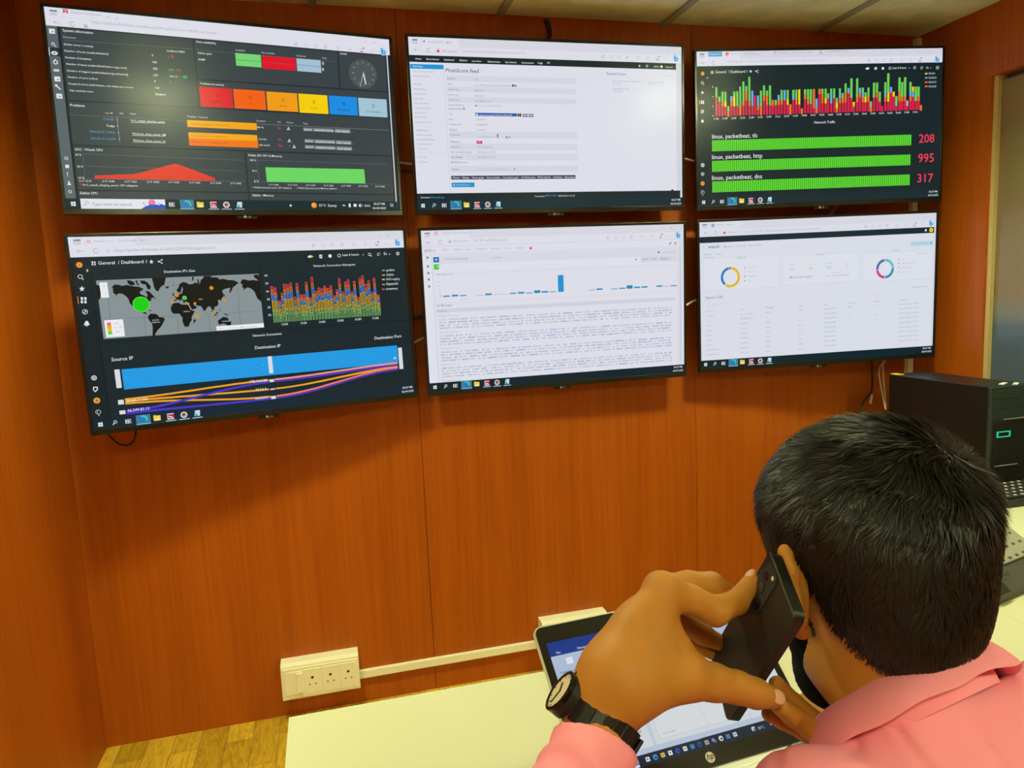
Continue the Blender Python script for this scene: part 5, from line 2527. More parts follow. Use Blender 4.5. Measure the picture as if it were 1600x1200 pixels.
def art_prims(text):
    rng = random.Random(3)
    out = []                                                        # (points, faces, colour)
    def quad(u0, v0, u1, v1, c):
        out.append((np.array(((u0, v0), (u0, v1), (u1, v1), (u1, v0)), float), [(0, 1, 2, 3)], c))
    for ln in text.strip().split('\n'):
        a = ln.split('|')
        k = a[0]
        if k == 'r':
            u0, v0, u1, v1 = map(float, a[1:5])
            quad(min(u0, u1), min(v0, v1), max(u0, u1), max(v0, v1), a[5])
        elif k == 'p':
            q = np.array(list(map(float, a[1].split(',')))).reshape(-1, 2)
            area = sum(q[i][0] * q[(i + 1) % len(q)][1] - q[(i + 1) % len(q)][0] * q[i][1] for i in range(len(q)))
            if area > 0:
                q = q[::-1]
            tri = [tuple(t) for t in __import__('mathutils').geometry.tessellate_polygon([[Vector((x, y, 0)) for x, y in q]])]
            out.append((q, tri, a[2]))
        elif k == 'o':
            u, v, r = map(float, a[1:4])
            n = 10 if r < 12 else 28
            out.append((np.array([(u + r * math.cos(-2 * math.pi * i / n), v + r * math.sin(-2 * math.pi * i / n)) for i in range(n)]), [tuple(range(n))], a[4]))
        elif k == 'g':
            u, v, r, w, a0, a1 = map(float, a[1:7])
            n = max(6, int(abs(a1 - a0) / (24 if r < 20 else 8)))
            pts = []
            for i in range(n + 1):
                t = math.radians(a0 + (a1 - a0) * i / n)
                pts += [(u + r * math.cos(t), v - r * math.sin(t)), (u + (r - w) * math.cos(t), v - (r - w) * math.sin(t))]
            out.append((np.array(pts), [(2 * i, 2 * i + 1, 2 * i + 3, 2 * i + 2) for i in range(n)], a[7]))
        elif k == 'l':
            u0, v0, u1, v1, w = map(float, a[1:6])
            d = np.array((u1 - u0, v1 - v0)); d = d / (np.linalg.norm(d) + 1e-9) * w / 2
            nrm = np.array((-d[1], d[0]))
            p0, p1 = np.array((u0, v0)), np.array((u1, v1))
            out.append((np.array((p0 - nrm, p0 + nrm, p1 + nrm, p1 - nrm)), [(0, 1, 2, 3)], a[6]))
        elif k == 't':
            u, v, w = map(float, a[1:4])
            co, fa = glyphs(a[4])
            if not len(co):
                continue
            s = min(w / max(1e-6, co[:, 0].max() - co[:, 0].min()), w / (.42 * len(a[4])))
            q = np.stack((u + (co[:, 0] - co[:, 0].min()) * s, v - co[:, 1] * s), 1)
            out.append((q, fa, a[5]))
        elif k == 'S':
            u0, v0, u1, v1, n, fr = map(float, a[1:7])
            for i in range(int(n)):
                x = u0 + (u1 - u0) * i / n
                quad(x, v0, x + (u1 - u0) / n * fr, v1, a[7])
        elif k == 'K':
            for y in map(float, a[3].split(',')):
                u = float(a[1])
                while u < float(a[2]):
                    w = rng.choice((10, 14, 22, 34, 50, 70))
                    quad(u, y - 6, min(u + w, float(a[2])), y + 4, rng.choice(('bcc2d6', 'c2c9dd', 'b2bfdc', 'c6cbdb', 'cbcfdc')))
                    u += w + rng.choice((8, 10, 14, 22))
    return out

def screen_mesh(name, key, rect, z, mat, parent):
    """one flat panel; pictures lie over each other in layers a few microns apart"""
    x0, x1, y0, y1 = rect
    prims = art_prims(SCREEN_ART[key])
    V, Fc, C = [], [], []
    boxes = np.zeros((len(prims), 4)); lay = np.zeros(len(prims), int)
    off = 0
    for i, (q, fa, c) in enumerate(prims):
        q = q.copy()
        q[:, 0] = np.clip(q[:, 0], 0, 1920); q[:, 1] = np.clip(q[:, 1], 0, 1080)
        bb = (q[:, 0].min(), q[:, 1].min(), q[:, 0].max(), q[:, 1].max())
        boxes[i] = bb
        if i:
            B = boxes[:i]
            hit = (B[:, 0] < bb[2]) & (B[:, 2] > bb[0]) & (B[:, 1] < bb[3]) & (B[:, 3] > bb[1])
            if hit.any():
                lay[i] = lay[:i][hit].max() + 1
        xs = x0 + q[:, 0] / 1920 * (x1 - x0); ys = y1 - q[:, 1] / 1080 * (y1 - y0)
        V += list(zip(xs.tolist(), ys.tolist(), [z + 1.2e-5 * int(lay[i])] * len(xs)))
        col = (*lin(c), 1.0)
        for f in fa:
            Fc.append(tuple(v + off for v in f)); C += [col] * len(f)
        off += len(q)
    me = bpy.data.meshes.new(name)
    me.from_pydata(V, [], Fc)
    at = me.color_attributes.new('pixel', 'FLOAT_COLOR', 'CORNER')
    at.data.foreach_set('color', np.array(C, np.float32).ravel())
    me.materials.append(mat)
    return link(bpy.data.objects.new(name, me), parent)

# ------------------------------------------------------------------ six wall displays on swivel brackets
TW, TH = .967, .564
BS, BT, BB = .0095, .0095, .0165
TVS = [
    (1, (-.2058, 2.3618, .5497), ((.99058, .00112, .13696), (.13692, .01863, -.99041), (-.00366, .99983, .0183)),
     'wall display showing dark monitoring tables with a red-to-blue severity bar and a clock'),
    (2, (.7947, 2.3907, .5466), ((.99987, -.00063, -.01587), (-.01588, -.01771, -.99972), (.00035, .99984, -.01772)),
     'wall display showing a white event page with a black menu strip and blue button'),
    (3, (1.8185, 2.3514, .5497), ((.99083, -.00746, -.1349), (-.1349, .00048, -.99086), (.00745, .99997, -.00053)),
     'wall display showing stacked bars above three long green bars with red numbers'),
    (4, (-.1948, 2.321, -.0633), ((.98355, -.01381, .18011), (.18007, -.00382, -.98365), (.01427, .9999, -.00127)),
     'wall display showing a grey world map, a histogram and a bright blue flow band'),
    (5, (.8007, 2.4034, -.0578), ((.99989, -.00246, -.01454), (-.01459, -.02235, -.99964), (.00213, .99975, -.02238)),
     'wall display showing a white log search page with one tall blue bar'),
    (6, (1.8218, 2.3567, -.0469), ((.99247, -.0083, -.1222), (-.12227, -.00793, -.99247), (.00726, .99993, -.00889)),
     'wall display showing a white page with two ring charts and a pale table'),
]
LG = ('r|0|0|4|26|b', 'r|0|22|14|26|b')
def flat_text(name, s, height, mat, parent, loc, rot=None, align='CENTER', depth=.0004, shear=0.0):
    co, fa = glyphs(s)
    co = co * height / .72
    cx = (co[:, 0].min() + co[:, 0].max()) / 2 if align == 'CENTER' else co[:, 0].min()
    cy = (co[:, 1].min() + co[:, 1].max()) / 2 if align == 'CENTER' else 0
    v = [(x - cx + shear * y, y - cy, depth) for x, y in co]
    o = mesh_obj(name, v, fa, mat, parent)
    o.location = loc
    if rot is not None:
        o.rotation_euler = rot
    return o

for key, pos, rot, label in TVS:
    R3 = Matrix(rot)
    tv = empty('television', mat=Matrix.Translation((pos[0], pos[1], pos[2] + CAM_Z)) @ R3.to_4x4())
    tag(tv, label, 'television', 'wall displays in two rows of three')
    b = MB()                                                        # bezel ring around the panel
    o = .0
    for q in (((-TW / 2, TH / 2 - BT, -.016), (TW / 2, TH / 2, 0)), ((-TW / 2, -TH / 2, -.016), (TW / 2, -TH / 2 + BB, 0)),
              ((-TW / 2, -TH / 2 + BB, -.016), (-TW / 2 + BS, TH / 2 - BT, 0)), ((TW / 2 - BS, -TH / 2 + BB, -.016), (TW / 2, TH / 2 - BT, 0))):
        b.box(*q, bevel=.0015, seg=2)
    b.build('bezel', M['bezel'], tv)
    b = MB()
    b.box((-TW / 2 + .003, -TH / 2 + .003, -.026), (TW / 2 - .003, TH / 2 - .003, -.0045))
    b.box((-.36, -.24, -.060), (.36, .10, -.024), bevel=.012)
    b.build('back_shell', M['shell'], tv)
    screen_mesh('screen', key, (-TW / 2 + BS, TW / 2 - BS, -TH / 2 + BB, TH / 2 - BT), -.0030, M['screen'], tv)
    tab = MB().box((-.030, -TH / 2 - .011, -.014), (.030, -TH / 2 + .001, -.003), bevel=.003).build('logo_tab', M['bezel'], tv)
    b = MB()
    b.cyl((-.006, -TH / 2 - .0048, -.0031), (-.006, -TH / 2 - .0048, -.0024), .0042, n=16)
    b.build('emblem', M['logo_grey'], tab)
    flat_text('brand_lettering', 'LG', .0062, M['logo_grey'], tab, (.006, -TH / 2 - .0048, -.0028))
    # swivel bracket: plate on the set, arm, plate on the wall
    inv = tv.matrix_world.inverted()
    c = tv.matrix_world @ Vector((0, -.06, -.06))
    wallp = Vector((pos[0], YB - .0008, c.z))
    b = MB()
    b.box((-.11, -.17, -.066), (.11, .05, -.058))
    a1 = inv @ (wallp - Vector((0, .012, 0)))
    b.cyl((0, -.06, -.064), a1, .017, n=16)
    q = MB()
    T_ = inv @ Matrix.Translation(wallp)
    b.box((-.09, -.012, -.11), (.09, 0.0, .11), mat=T_)
    b.build('wall_bracket', M['metal'], tv)

# ------------------------------------------------------------------ wall sockets, trunking and cables
def socket_box(name, x0, x1, z0, z1, label):
    r = empty(name, ((x0 + x1) / 2, YB, z0))
    tag(r, label, 'socket box')
    w, h, d = x1 - x0, z1 - z0, .058
    b = MB()
    # deep surface box with a slightly sloping top
    pts = [(0, 0), (0, h), (-.040, h), (-d, h - .006), (-d, .004), (-.052, 0)]
    Mt = Matrix(((0, 0, 1, -w / 2), (1, 0, 0, 0), (0, 1, 0, 0), (0, 0, 0, 1)))
    b.prism(pts, 0, w, Mt)
    b.build('back_box', M['switch'], r)
    pl = MB().box((-w / 2 + .006, -d - .003, .009), (w / 2 - .006, -d + .001, h - .013), bevel=.0012).build('face_plate', M['switch'], r)
    u = (w - .02) / 4
    sw = MB().box((-w / 2 + .012, -d - .0045, .02), (-w / 2 + .012 + u * .95, -d - .001, h - .024), bevel=.0008).build('switch_module', M['switch'], pl)
    MB().box((-w / 2 + .018 + u * .52, -d - .010, .028), (-w / 2 + .014 + u * .92, -d - .003, h - .030), bevel=.002).build('rocker_switch', M['switch2'], pl)
    for i in range(3):
        cx = -w / 2 + .012 + u * (i + 1.5)
        b = MB().box((cx - u * .46, -d - .0045, .018), (cx + u * .46, -d - .001, h - .022), bevel=.0008)
        b.mi = 1
        zc = h * .46
        b.cyl((cx, -d - .0052, zc + .016), (cx, -d - .002, zc + .016), .0046, n=16)
        for s in (-1, 1):
            b.cyl((cx + s * .0105, -d - .0052, zc - .008), (cx + s * .0105, -d - .002, zc - .008), .0024, n=12)
        b.build('socket_outlet', [M['switch2'], M['hole']], pl)
    return r
socket_box('switch_socket_box', -.238, .024, .083, .212, 'cream switch and socket box low on the wall left of the desk')
socket_box('switch_socket_box', .700, .962, .085, .214, 'cream socket box on the wall peeking out above the open laptop')
b = MB().box((.024, YB - .016, .096), (.700, YB, .125), bevel=.002)
tag(b.build('cable_trunking', M['switch']), 'cream cable trunking running along the wall between two socket boxes', 'trunking')
b = MB().box((2.352, YB - .022, .70), (2.378, YB, ZC), bevel=.002)
tag(b.build('cable_trunking', M['switch']), 'upright cream cable trunking in the right corner behind the displays', 'trunking')

def cable(pts, r, mat, label, name='cable'):
    return tag(MB().tube(bez(pts, 8), r).build(name, mat, smooth=1), label, 'cable')
cable([(-.70, 2.44, 1.13), (-.69, 2.46, 1.075), (-.665, 2.47, 1.03), (-.635, 2.47, 1.02), (-.61, 2.465, 1.045), (-.60, 2.46, 1.12)], .0032, M['black_cable'],
      'thin black cable looping below the display with the world map')
cable([(.80, 2.45, 2.29), (.825, 2.492, 2.325), (.822, 2.494, 2.362), (.81, 2.49, 2.374)], .0075, M['black_cable'], 'thick black cable rising from the top middle display to the ceiling')
cable([(.20, 2.462, 1.905), (.26, 2.470, 1.895), (.31, 2.476, 1.888), (.38, 2.484, 1.884)], .0042, M['white_cable'], 'white cable bridging the gap between the two top left displays')
cable([(.20, 2.470, 1.872), (.27, 2.48, 1.868), (.33, 2.482, 1.862), (.40, 2.486, 1.858)], .005, M['black_cable'], 'black cable below the white one between the top left displays')
cable([(.20, 2.46, 1.265), (.27, 2.475, 1.282), (.33, 2.48, 1.305), (.40, 2.486, 1.318)], .0038, M['white_cable'], 'white cable bridging the gap between the two bottom left displays')
cable([(.20, 2.47, 1.375), (.28, 2.482, 1.372), (.34, 2.484, 1.376), (.40, 2.488, 1.37)], .006, M['black_cable'], 'black cable bridging the gap between the two bottom left displays')
cable([(1.22, 2.47, 1.90), (1.30, 2.46, 1.905), (1.345, 2.45, 1.895), (1.42, 2.45, 1.88)], .004, M['white_cable'], 'white cable in the gap between the two top right displays')
cable([(1.22, 2.47, 1.34), (1.30, 2.46, 1.362), (1.345, 2.45, 1.385), (1.42, 2.45, 1.40)], .004, M['white_cable'], 'white cable in the gap between the two bottom right displays')
cable([(2.02, 2.47, 1.76), (1.955, 2.468, 1.70), (1.94, 2.472, 1.66), (1.93, 2.47, 1.60)], .0035, M['white_cable'], 'pale cable hanging between the two displays at the right')
cable([(2.26, 2.472, 1.16), (2.225, 2.47, 1.10), (2.20, 2.475, 1.05), (2.205, 2.44, .90)], .0035, M['white_cable'], 'pale cable dropping behind the server from the bottom right display')
cable([(2.215, 2.488, 1.16), (2.23, 2.488, 1.10), (2.232, 2.488, 1.04), (2.25, 2.488, .90)], .0035, M['white_cable'], 'second pale cable dropping behind the server, crossing the first')
cab = cable([(2.10, 2.44, .80), (2.085, 2.45, .88), (2.11, 2.46, .93), (2.15, 2.47, .962), (2.165, 2.472, .99), (2.16, 2.47, 1.10)], .004, M['black_cable'],
      'black cable with a white plug curling beside the server')
b = MB().cyl((2.148, 2.462, .925), (2.156, 2.462, .962), .0055, n=12)
b.build('plug', M['paper'], cab, smooth=1)

# ------------------------------------------------------------------ desks
def desk_obj(outline, label, legs):
    r = empty('desk', (0, 0, 0)); tag(r, label, 'desk', 'cream desks')
    b = MB().prism(outline, DESK_Z - .025, DESK_Z)
    b.build('desk_top', M['desk'], r)
    for x, y in legs:
        MB().box((x - .025, y - .025, 0), (x + .025, y + .025, DESK_Z - .025), bevel=.004).build('leg', M['desk_leg'], r)
    return r
desk_obj([(-.11, .56), (1.2998, .56), (1.2998, 1.204), (-.11, 1.204)], 'long cream desk under the laptop with a bare left end', [(-.05, .62), (1.24, .62), (-.05, 1.14), (1.24, 1.14)])
desk_obj([(1.3002, .56), (2.375, .56), (2.375, 2.49), (1.85, 2.49), (1.85, 1.60), (1.3002, 1.60)], 'cream corner desk carrying the server, keyboard and desk phone', [(1.36, .62), (2.32, .62), (2.32, 2.43), (1.91, 2.43), (1.36, 1.54)])

# ------------------------------------------------------------------ server, keyboard, desk phone
SX0, SX1, SY0, SY1, SZ1 = 2.0225, 2.186, 1.795, 2.224, CAM_Z - .367
sv = empty('server', ((SX0 + SX1) / 2, (SY0 + SY1) / 2, DESK_Z))
tag(sv, 'black tower server with a green emblem on the corner desk', 'server')
hw, hl, hh = (SX1 - SX0) / 2, (SY1 - SY0) / 2, SZ1 - DESK_Z
b = MB().box((-hw, -hl + .012, .008), (hw, hl, hh), bevel=.002)
for sx in (-1, 1):
    for sy in (-1, 1):
        b.box((sx * hw * .8 - .012, sy * hl * .8 - .02, 0), (sx * hw * .8 + .012, sy * hl * .8 + .02, .01))
b.build('case', M['server'], sv)
fr = MB().box((-hw, -hl, .008), (hw, -hl + .013, hh), bevel=.002)
fr = fr.build('front_bezel', M['server_front'], sv)
for i in range(3):
    z1 = hh - .010 - i * .032
    MB().box((-hw + .008, -hl - .002, z1 - .028), (hw - .008, -hl + .004, z1), bevel=.001).build('drive_bay', M['server_front'], fr)
b = MB()
for i in range(26):
    x = -hw + .01 + i * (2 * hw - .02) / 25
    b.box((x - .0022, -hl - .0015, .02), (x + .0022, -hl + .002, hh - .110))
b.build('grille', M['grille'], fr)
b = MB()
for q in (((-.045, .150), (.008, .153)), ((-.045, .166), (.008, .169)), ((-.045, .153), (-.041, .166)), ((.004, .153), (.008, .166))):
    b.box((q[0][0] - .012, -hl - .004, q[0][1] + .02), (q[1][0] - .012, -hl - .001, q[1][1] + .02))
b.build('emblem', M['logo_green'], fr)
MB().box((-hw + .05, -hl - .003, hh - .107), (hw - .01, -hl - .001, hh - .104)).build('trim_strip', M['logo_grey'], fr)
MB().box((-hw + .02, -hl - .003, .075), (hw - .05, -hl - .001, .078)).build('trim_strip', M['logo_grey'], fr)
for (x, y, w, l, rz, lab) in ((2.123, 1.844, .015, .052, .5, 'small white paper slip on top of the server, the one nearer the display wall'),
                              (2.150, 1.823, .014, .05, .6, 'small white paper slip on top of the server, the one nearer its front edge')):
    o = MB().box((-l / 2, -w / 2, 0), (l / 2, w / 2, .0012)).build('paper_slip', M['paper'])
    o.location = (x, y, SZ1 + .0004); o.rotation_euler.z = rz
    tag(o, lab, 'paper', 'paper slips on the server')
o = MB().box((-.012, -.02, 0), (.012, .02, .003)).build('cable_tag', M['yellow'])
o.location = (2.040, 2.203, SZ1 + .0003)
tag(o, 'yellow tag lying on the back corner of the server', 'tag')

kb = empty('keyboard', (2.09, 1.703, DESK_Z)); kb.rotation_euler.z = 0
tag(kb, 'black keyboard with white legends in front of the server', 'keyboard')
MB().box((-.225, -.075, .002), (.225, .075, .020), bevel=.004).build('keyboard_body', M['key'], kb)
b = MB()
for j in range(5):
    for i in range(15):
        x = -.21 + i * .028; y = -.058 + j * .027
        b.mi = 0
        b.box((x, y, .019), (x + .024, y + .023, .027), bevel=.002, seg=1)
        b.mi = 1
        b.box((x + .005, y + .010, .0268), (x + .013, y + .018, .0274))
b.build('keys', [M['key'], M['legend']], kb)

dp = empty('desk_phone', (1.325, 1.142, DESK_Z)); dp.rotation_euler.z = math.radians(15)
tag(dp, 'grey desk phone with a pale keypad right of the seated man', 'phone')
Mt = Matrix(((0, 0, 1, 0), (1, 0, 0, 0), (0, 1, 0, 0), (0, 0, 0, 1)))
b = MB().prism([(0, .0), (0, .018), (.19, .135), (.205, .135), (.215, .118), (.12, .03), (.18, 0)], 0, .27, Mt)
b.build('phone_body', M['phone_grey'], dp)
sl = math.atan2(.117, .19)
face = Matrix.Translation((0, 0, .018)) @ Matrix.Rotation(sl, 4, 'X')
b = MB().box((.075, .055, .0), (.262, .205, .005), bevel=.002, mat=face)
fp = b.build('keypad_panel', M['phone_face'], dp)
b = MB()
for j in range(1, 6):
    for i in range(6):
        if (i, j) != (0, 4):
            b.box((.087 + i * .029, .034 + j * .026, .004), (.097 + i * .029, .040 + j * .026, .0062), bevel=.0006, seg=1, mat=face)
b.build('keys', M['phone_grey'], fp)
MB().box((.085, .134, .004), (.104, .150, .008), bevel=.001, mat=face).build('orange_key', M['orange'], fp)
b = MB()
b.box((.008, .02, .008), (.062, .065, .034), bevel=.01, mat=face).box((.008, .155, .008), (.062, .205, .034), bevel=.01, mat=face).box((.016, .05, .016), (.054, .17, .034), bevel=.008, mat=face)
b.build('handset', M['phone_grey'], dp)

# ------------------------------------------------------------------ laptop
LY, LREC = .081, .846
lp = empty('laptop', mat=Matrix.Translation((.479, .845, DESK_Z)) @ Matrix.Rotation(LY, 4, 'Z'))
tag(lp, 'silver laptop with a mail window open on the desk in front of the man', 'laptop')
lid_m = Matrix.Translation((0, 0, .018)) @ Matrix(((1, 0, 0, 0), (0, math.sin(LREC), -math.cos(LREC), 0), (0, math.cos(LREC), math.sin(LREC), 0), (0, 0, 0, 1)))
HWL, HL = .1905, .25
def rrect(x0, x1, y0, y1, r0, r1, n=6):
    """rounded outline: r0 at the bottom corners, r1 at the top corners"""
    pts = []
    for cx, cy, r, a in ((x1 - r1, y1 - r1, r1, 0), (x0 + r1, y1 - r1, r1, 90), (x0 + r0, y0 + r0, r0, 180), (x1 - r0, y0 + r0, r0, 270)):
        for i in range(n + 1):
            t = math.radians(a + 90 * i / n)
            pts.append((cx + r * math.cos(t), cy + r * math.sin(t)))
    return pts
b = MB().prism(rrect(-HWL, HWL, 0, HL, .002, .013), -.0075, -.0012, lid_m)
lid = b.build('lid', M['silver'], lp, smooth=30)
b = MB().prism(rrect(-HWL + .0022, HWL - .0022, .0005, HL - .0024, .001, .011), -.0020, .0, lid_m)
b.build('screen_bezel', M['bezel'], lid, smooth=30)
sc = screen_mesh('screen', 'laptop', (-.1765, .1765, .0255, .2215), .0003, M['lap_screen'], lid)
sc.matrix_local = lid_m
bd = MB().cyl((.008, .0135, .0001), (.008, .0135, .0006), .0072, n=28)
bmesh.ops.transform(bd.bm, matrix=lid_m, verts=bd.bm.verts)
bd = bd.build('emblem', M['paper'], lid)
hp = flat_text('lettering', 'hp', .0086, M['bezel'], bd, (0, 0, 0), shear=.28)
hp.matrix_local = lid_m @ Matrix.Translation((.008, .0135, .0005))
b = MB().box((-HWL, -.25, .002), (HWL, -.012, .018), bevel=.004)
base = b.build('keyboard_deck', M['silver'], lp)
for x0, x1 in ((-.172, -.138), (.138, .172)):
    MB().cyl((x0, -.004, .0155), (x1, -.004, .0155), .0052, n=16).build('hinge', M['metal'], lp, smooth=1)
MB().box((-.136, -.014, .004), (.136, .002, .0175), bevel=.003).build('hinge_cover', M['silver'], lp)
b = MB()
for j in range(6):
    for i in range(15):
        b.box((-.155 + i * .0208, -.135 + j * .0188, .0175), (-.155 + i * .0208 + .0178, -.135 + j * .0188 + .0158, .0192), bevel=.0006, seg=1)
b.build('keys', M['key'], base)
MB().box((-.055, -.235, .0175), (.055, -.155, .0184)).build('touchpad', M['shell'], base)

# ------------------------------------------------------------------ soft bodies: signed distance fields, meshed by surface nets
def A3(v):
    return np.array(v, np.float32)
def smin(a, b, k):
    h = np.clip(.5 + .5 * (b - a) / k, 0, 1)
    return b + (a - b) * h - k * h * (1 - h)
def smax(a, b, k):
    return -smin(-a, -b, k)
def cone(p, a, b, ra, rb):
    a = A3(a); b = A3(b); ba = b - a
    t = np.clip(((p - a) @ ba) / (ba @ ba + 1e-12), 0, 1)
    return np.linalg.norm(p - a - t[:, None] * ba, axis=1) - (ra + (rb - ra) * t)
def ell(p, c, r):
    r = A3(r); q = p - A3(c)
    k0 = np.linalg.norm(q / r, axis=1); k1 = np.linalg.norm(q / (r * r), axis=1)
    return k0 * (k0 - 1) / (k1 + 1e-9)
def chain(p, pts, k=.004):
    d = None
    for (a, ra), (b, rb) in zip(pts, pts[1:]):
        e = cone(p, a, b, ra, rb)
        d = e if d is None else smin(d, e, k)
    return d

def net(f, lo, hi, h, B=8):
    """sparse surface nets: returns vertices and quads of f = 0"""
    lo = np.array(lo, float); hi = np.array(hi, float)
    nb = np.ceil((hi - lo) / (B * h)).astype(int)
    I = np.stack(np.meshgrid(*[np.arange(n) for n in nb], indexing='ij'), -1).reshape(-1, 3)
    ctr = lo + (I + .5) * B * h
    d = np.concatenate([f(c.astype(np.float32)) for c in np.array_split(ctr, max(1, len(ctr) // 200000))])
    I = I[np.abs(d) < B * h * 1.05]
    g = np.stack(np.meshgrid(*[np.arange(B + 1)] * 3, indexing='ij'), -1).reshape(-1, 3)
    keysV, posV, q_all = [], [], []
    N = nb * B + 2
    def key(c):
        return (c[..., 0].astype(np.int64) * N[1] + c[..., 1]) * N[2] + c[..., 2]
    E = [(0, 1), (2, 3), (4, 5), (6, 7), (0, 2), (1, 3), (4, 6), (5, 7), (0, 4), (1, 5), (2, 6), (3, 7)]
    Cn = np.array([(i >> 2 & 1, i >> 1 & 1, i & 1) for i in range(8)])
    for Ib in np.array_split(I, max(1, len(I) // 400)):
        base = Ib[:, None, :] * B
        gi = base + g[None]
        v = f((lo + gi.reshape(-1, 3) * h).astype(np.float32)).reshape(len(Ib), B + 1, B + 1, B + 1)
        s = v < 0
        corner_s = np.stack([s[:, c[0]:B + c[0], c[1]:B + c[1], c[2]:B + c[2]] for c in Cn], -1)
        act = corner_s.any(-1) & ~corner_s.all(-1)
        bi, x, y, z = np.nonzero(act)
        if not len(bi):
            continue
        cv = np.stack([v[bi, x + c[0], y + c[1], z + c[2]] for c in Cn], -1)
        acc = np.zeros((len(bi), 3)); cnt = np.zeros(len(bi))
        for a, b in E:
            va, vb = cv[:, a], cv[:, b]
            m = (va < 0) != (vb < 0)
            t = np.where(m, va / (va - vb + 1e-12), 0)
            pt = Cn[a] + t[:, None] * (Cn[b] - Cn[a])
            acc += pt * m[:, None]; cnt += m
        cell = Ib[bi] * B + np.stack((x, y, z), 1)
        keysV.append(key(cell)); posV.append(lo + (cell + acc / cnt[:, None]) * h)
        for ax in range(3):
            sl = [slice(0, B)] * 3; sl2 = list(sl); sl2[ax] = slice(1, B + 1)
            s0 = s[(slice(None), *sl)]; s1 = s[(slice(None), *sl2)]
            bi, x, y, z = np.nonzero(s0 != s1)
            c = Ib[bi] * B + np.stack((x, y, z), 1)
            u, w = (ax + 1) % 3, (ax + 2) % 3
            eu = np.eye(3, dtype=int)[u]; ew = np.eye(3, dtype=int)[w]
            ks = np.stack((key(c - eu - ew), key(c - ew), key(c), key(c - eu)), 1)
            fl = ~s0[bi, x, y, z]
            ks[fl] = ks[fl][:, ::-1]
            q_all.append(ks)
    kv = np.concatenate(keysV); pv = np.concatenate(posV); qk = np.concatenate(q_all)
    order = np.argsort(kv); kv = kv[order]; pv = pv[order]
    ix = np.searchsorted(kv, qk)
    ix = np.clip(ix, 0, len(kv) - 1)
    ok = (kv[ix] == qk).all(1)
    return pv, ix[ok]

def net_obj(name, f, lo, hi, h, mat, parent=None):
    v, q = net(f, lo, hi, h)
    me = bpy.data.meshes.new(name)
    me.vertices.add(len(v)); me.vertices.foreach_set('co', v.astype(np.float32).ravel())
    me.loops.add(len(q) * 4); me.loops.foreach_set('vertex_index', q.astype(np.int32).ravel())
    me.polygons.add(len(q))
    me.polygons.foreach_set('loop_start', np.arange(0, len(q) * 4, 4, dtype=np.int32))
    me.polygons.foreach_set('use_smooth', np.ones(len(q), bool))
    me.update(calc_edges=True); me.validate()
    me.materials.append(mat)
    return link(bpy.data.objects.new(name, me), parent)

def near(p, lo, hi, fn, far=.3):
    """evaluate fn only inside a box; elsewhere a safe distance"""
    m = ((p > A3(lo)) & (p < A3(hi))).all(1)
    d = np.full(len(p), far, np.float32)
    if m.any():
        d[m] = fn(p[m])
    return d

# ------------------------------------------------------------------ the seated man
HC = P(1350, 872, .706)                                             # middle of the head, between the ears
PITCH, YAW = math.radians(-12), math.radians(6)
HR = Matrix.Rotation(YAW, 3, 'Z') @ Matrix.Rotation(PITCH, 3, 'X')
HRn = np.array(HR, np.float32); HCn = A3(HC)
def to_head(p):
    return (p - HCn) @ HRn                                          # x right of the man, y forward, z up
def from_head(q):
    return Vector(HC) + HR @ Vector(q)

EARA = [((-.0770, .012, 0.015), .0055), ((-.0910, .001, 0.021), .0062), ((-.0980, -.011, 0.003), .0066), ((-.0980, -.011, -0.021), .0064), ((-.0915, -.002, -0.043), .0062), ((-.0790, .010, -0.057), .0080)]
def head_local(q):
    d = ell(q, (0, -.014, .028), (.0765, .097, .090))
    d = smin(d, ell(q, (0, -.040, -.012), (.067, .062, .066)), .03)
    d = smin(d, ell(q, (0, .032, -.040), (.061, .060, .082)), .03)
    d = smin(d, ell(q, (0, .044, -.095), (.047, .043, .036)), .025)
    d = smin(d, ell(q, (0, .077, -.115), (.021, .017, .016)), .02)
    d = smin(d, cone(q, (0, .092, .002), (0, .112, -.034), .008, .0125), .014)
    for s in (-1, 1):
        d = smin(d, ell(q, (s * .011, .101, -.037), (.008, .009, .007)), .006)
        d = smin(d, cone(q, (s * .010, .086, .018), (s * .044, .074, .018), .010, .008), .014)
        d = smin(d, ell(q, (s * .044, .062, -.026), (.022, .020, .016)), .02)
        d = smax(d, -ell(q, (s * .031, .096, .002), (.016, .012, .010)), .012)
        d = smin(d, ell(q, (s * .031, .0745, .001), (.0125, .0125, .0125)), .002)
        # ear: helix rim, bowl and lobe
        pts = [((s * -a[0][0], a[0][1], a[0][2]), a[1]) for a in EARA]
        e = chain(q, pts, .006)
        bowl = ell(q, (s * .0850, .002, -.017), (.010, .0125, .032))
        bowl = smax(bowl, -ell(q, (s * .096, .008, -.019), (.010, .010, .018)), .006)
        e = smin(e, bowl, .006)
        d = smin(d, e, .007)
    lips = smin(ell(q, (0, .094, -.064), (.022, .009, .005)), ell(q, (0, .093, -.073), (.020, .009, .006)), .003)
    return smin(d, lips, .006)

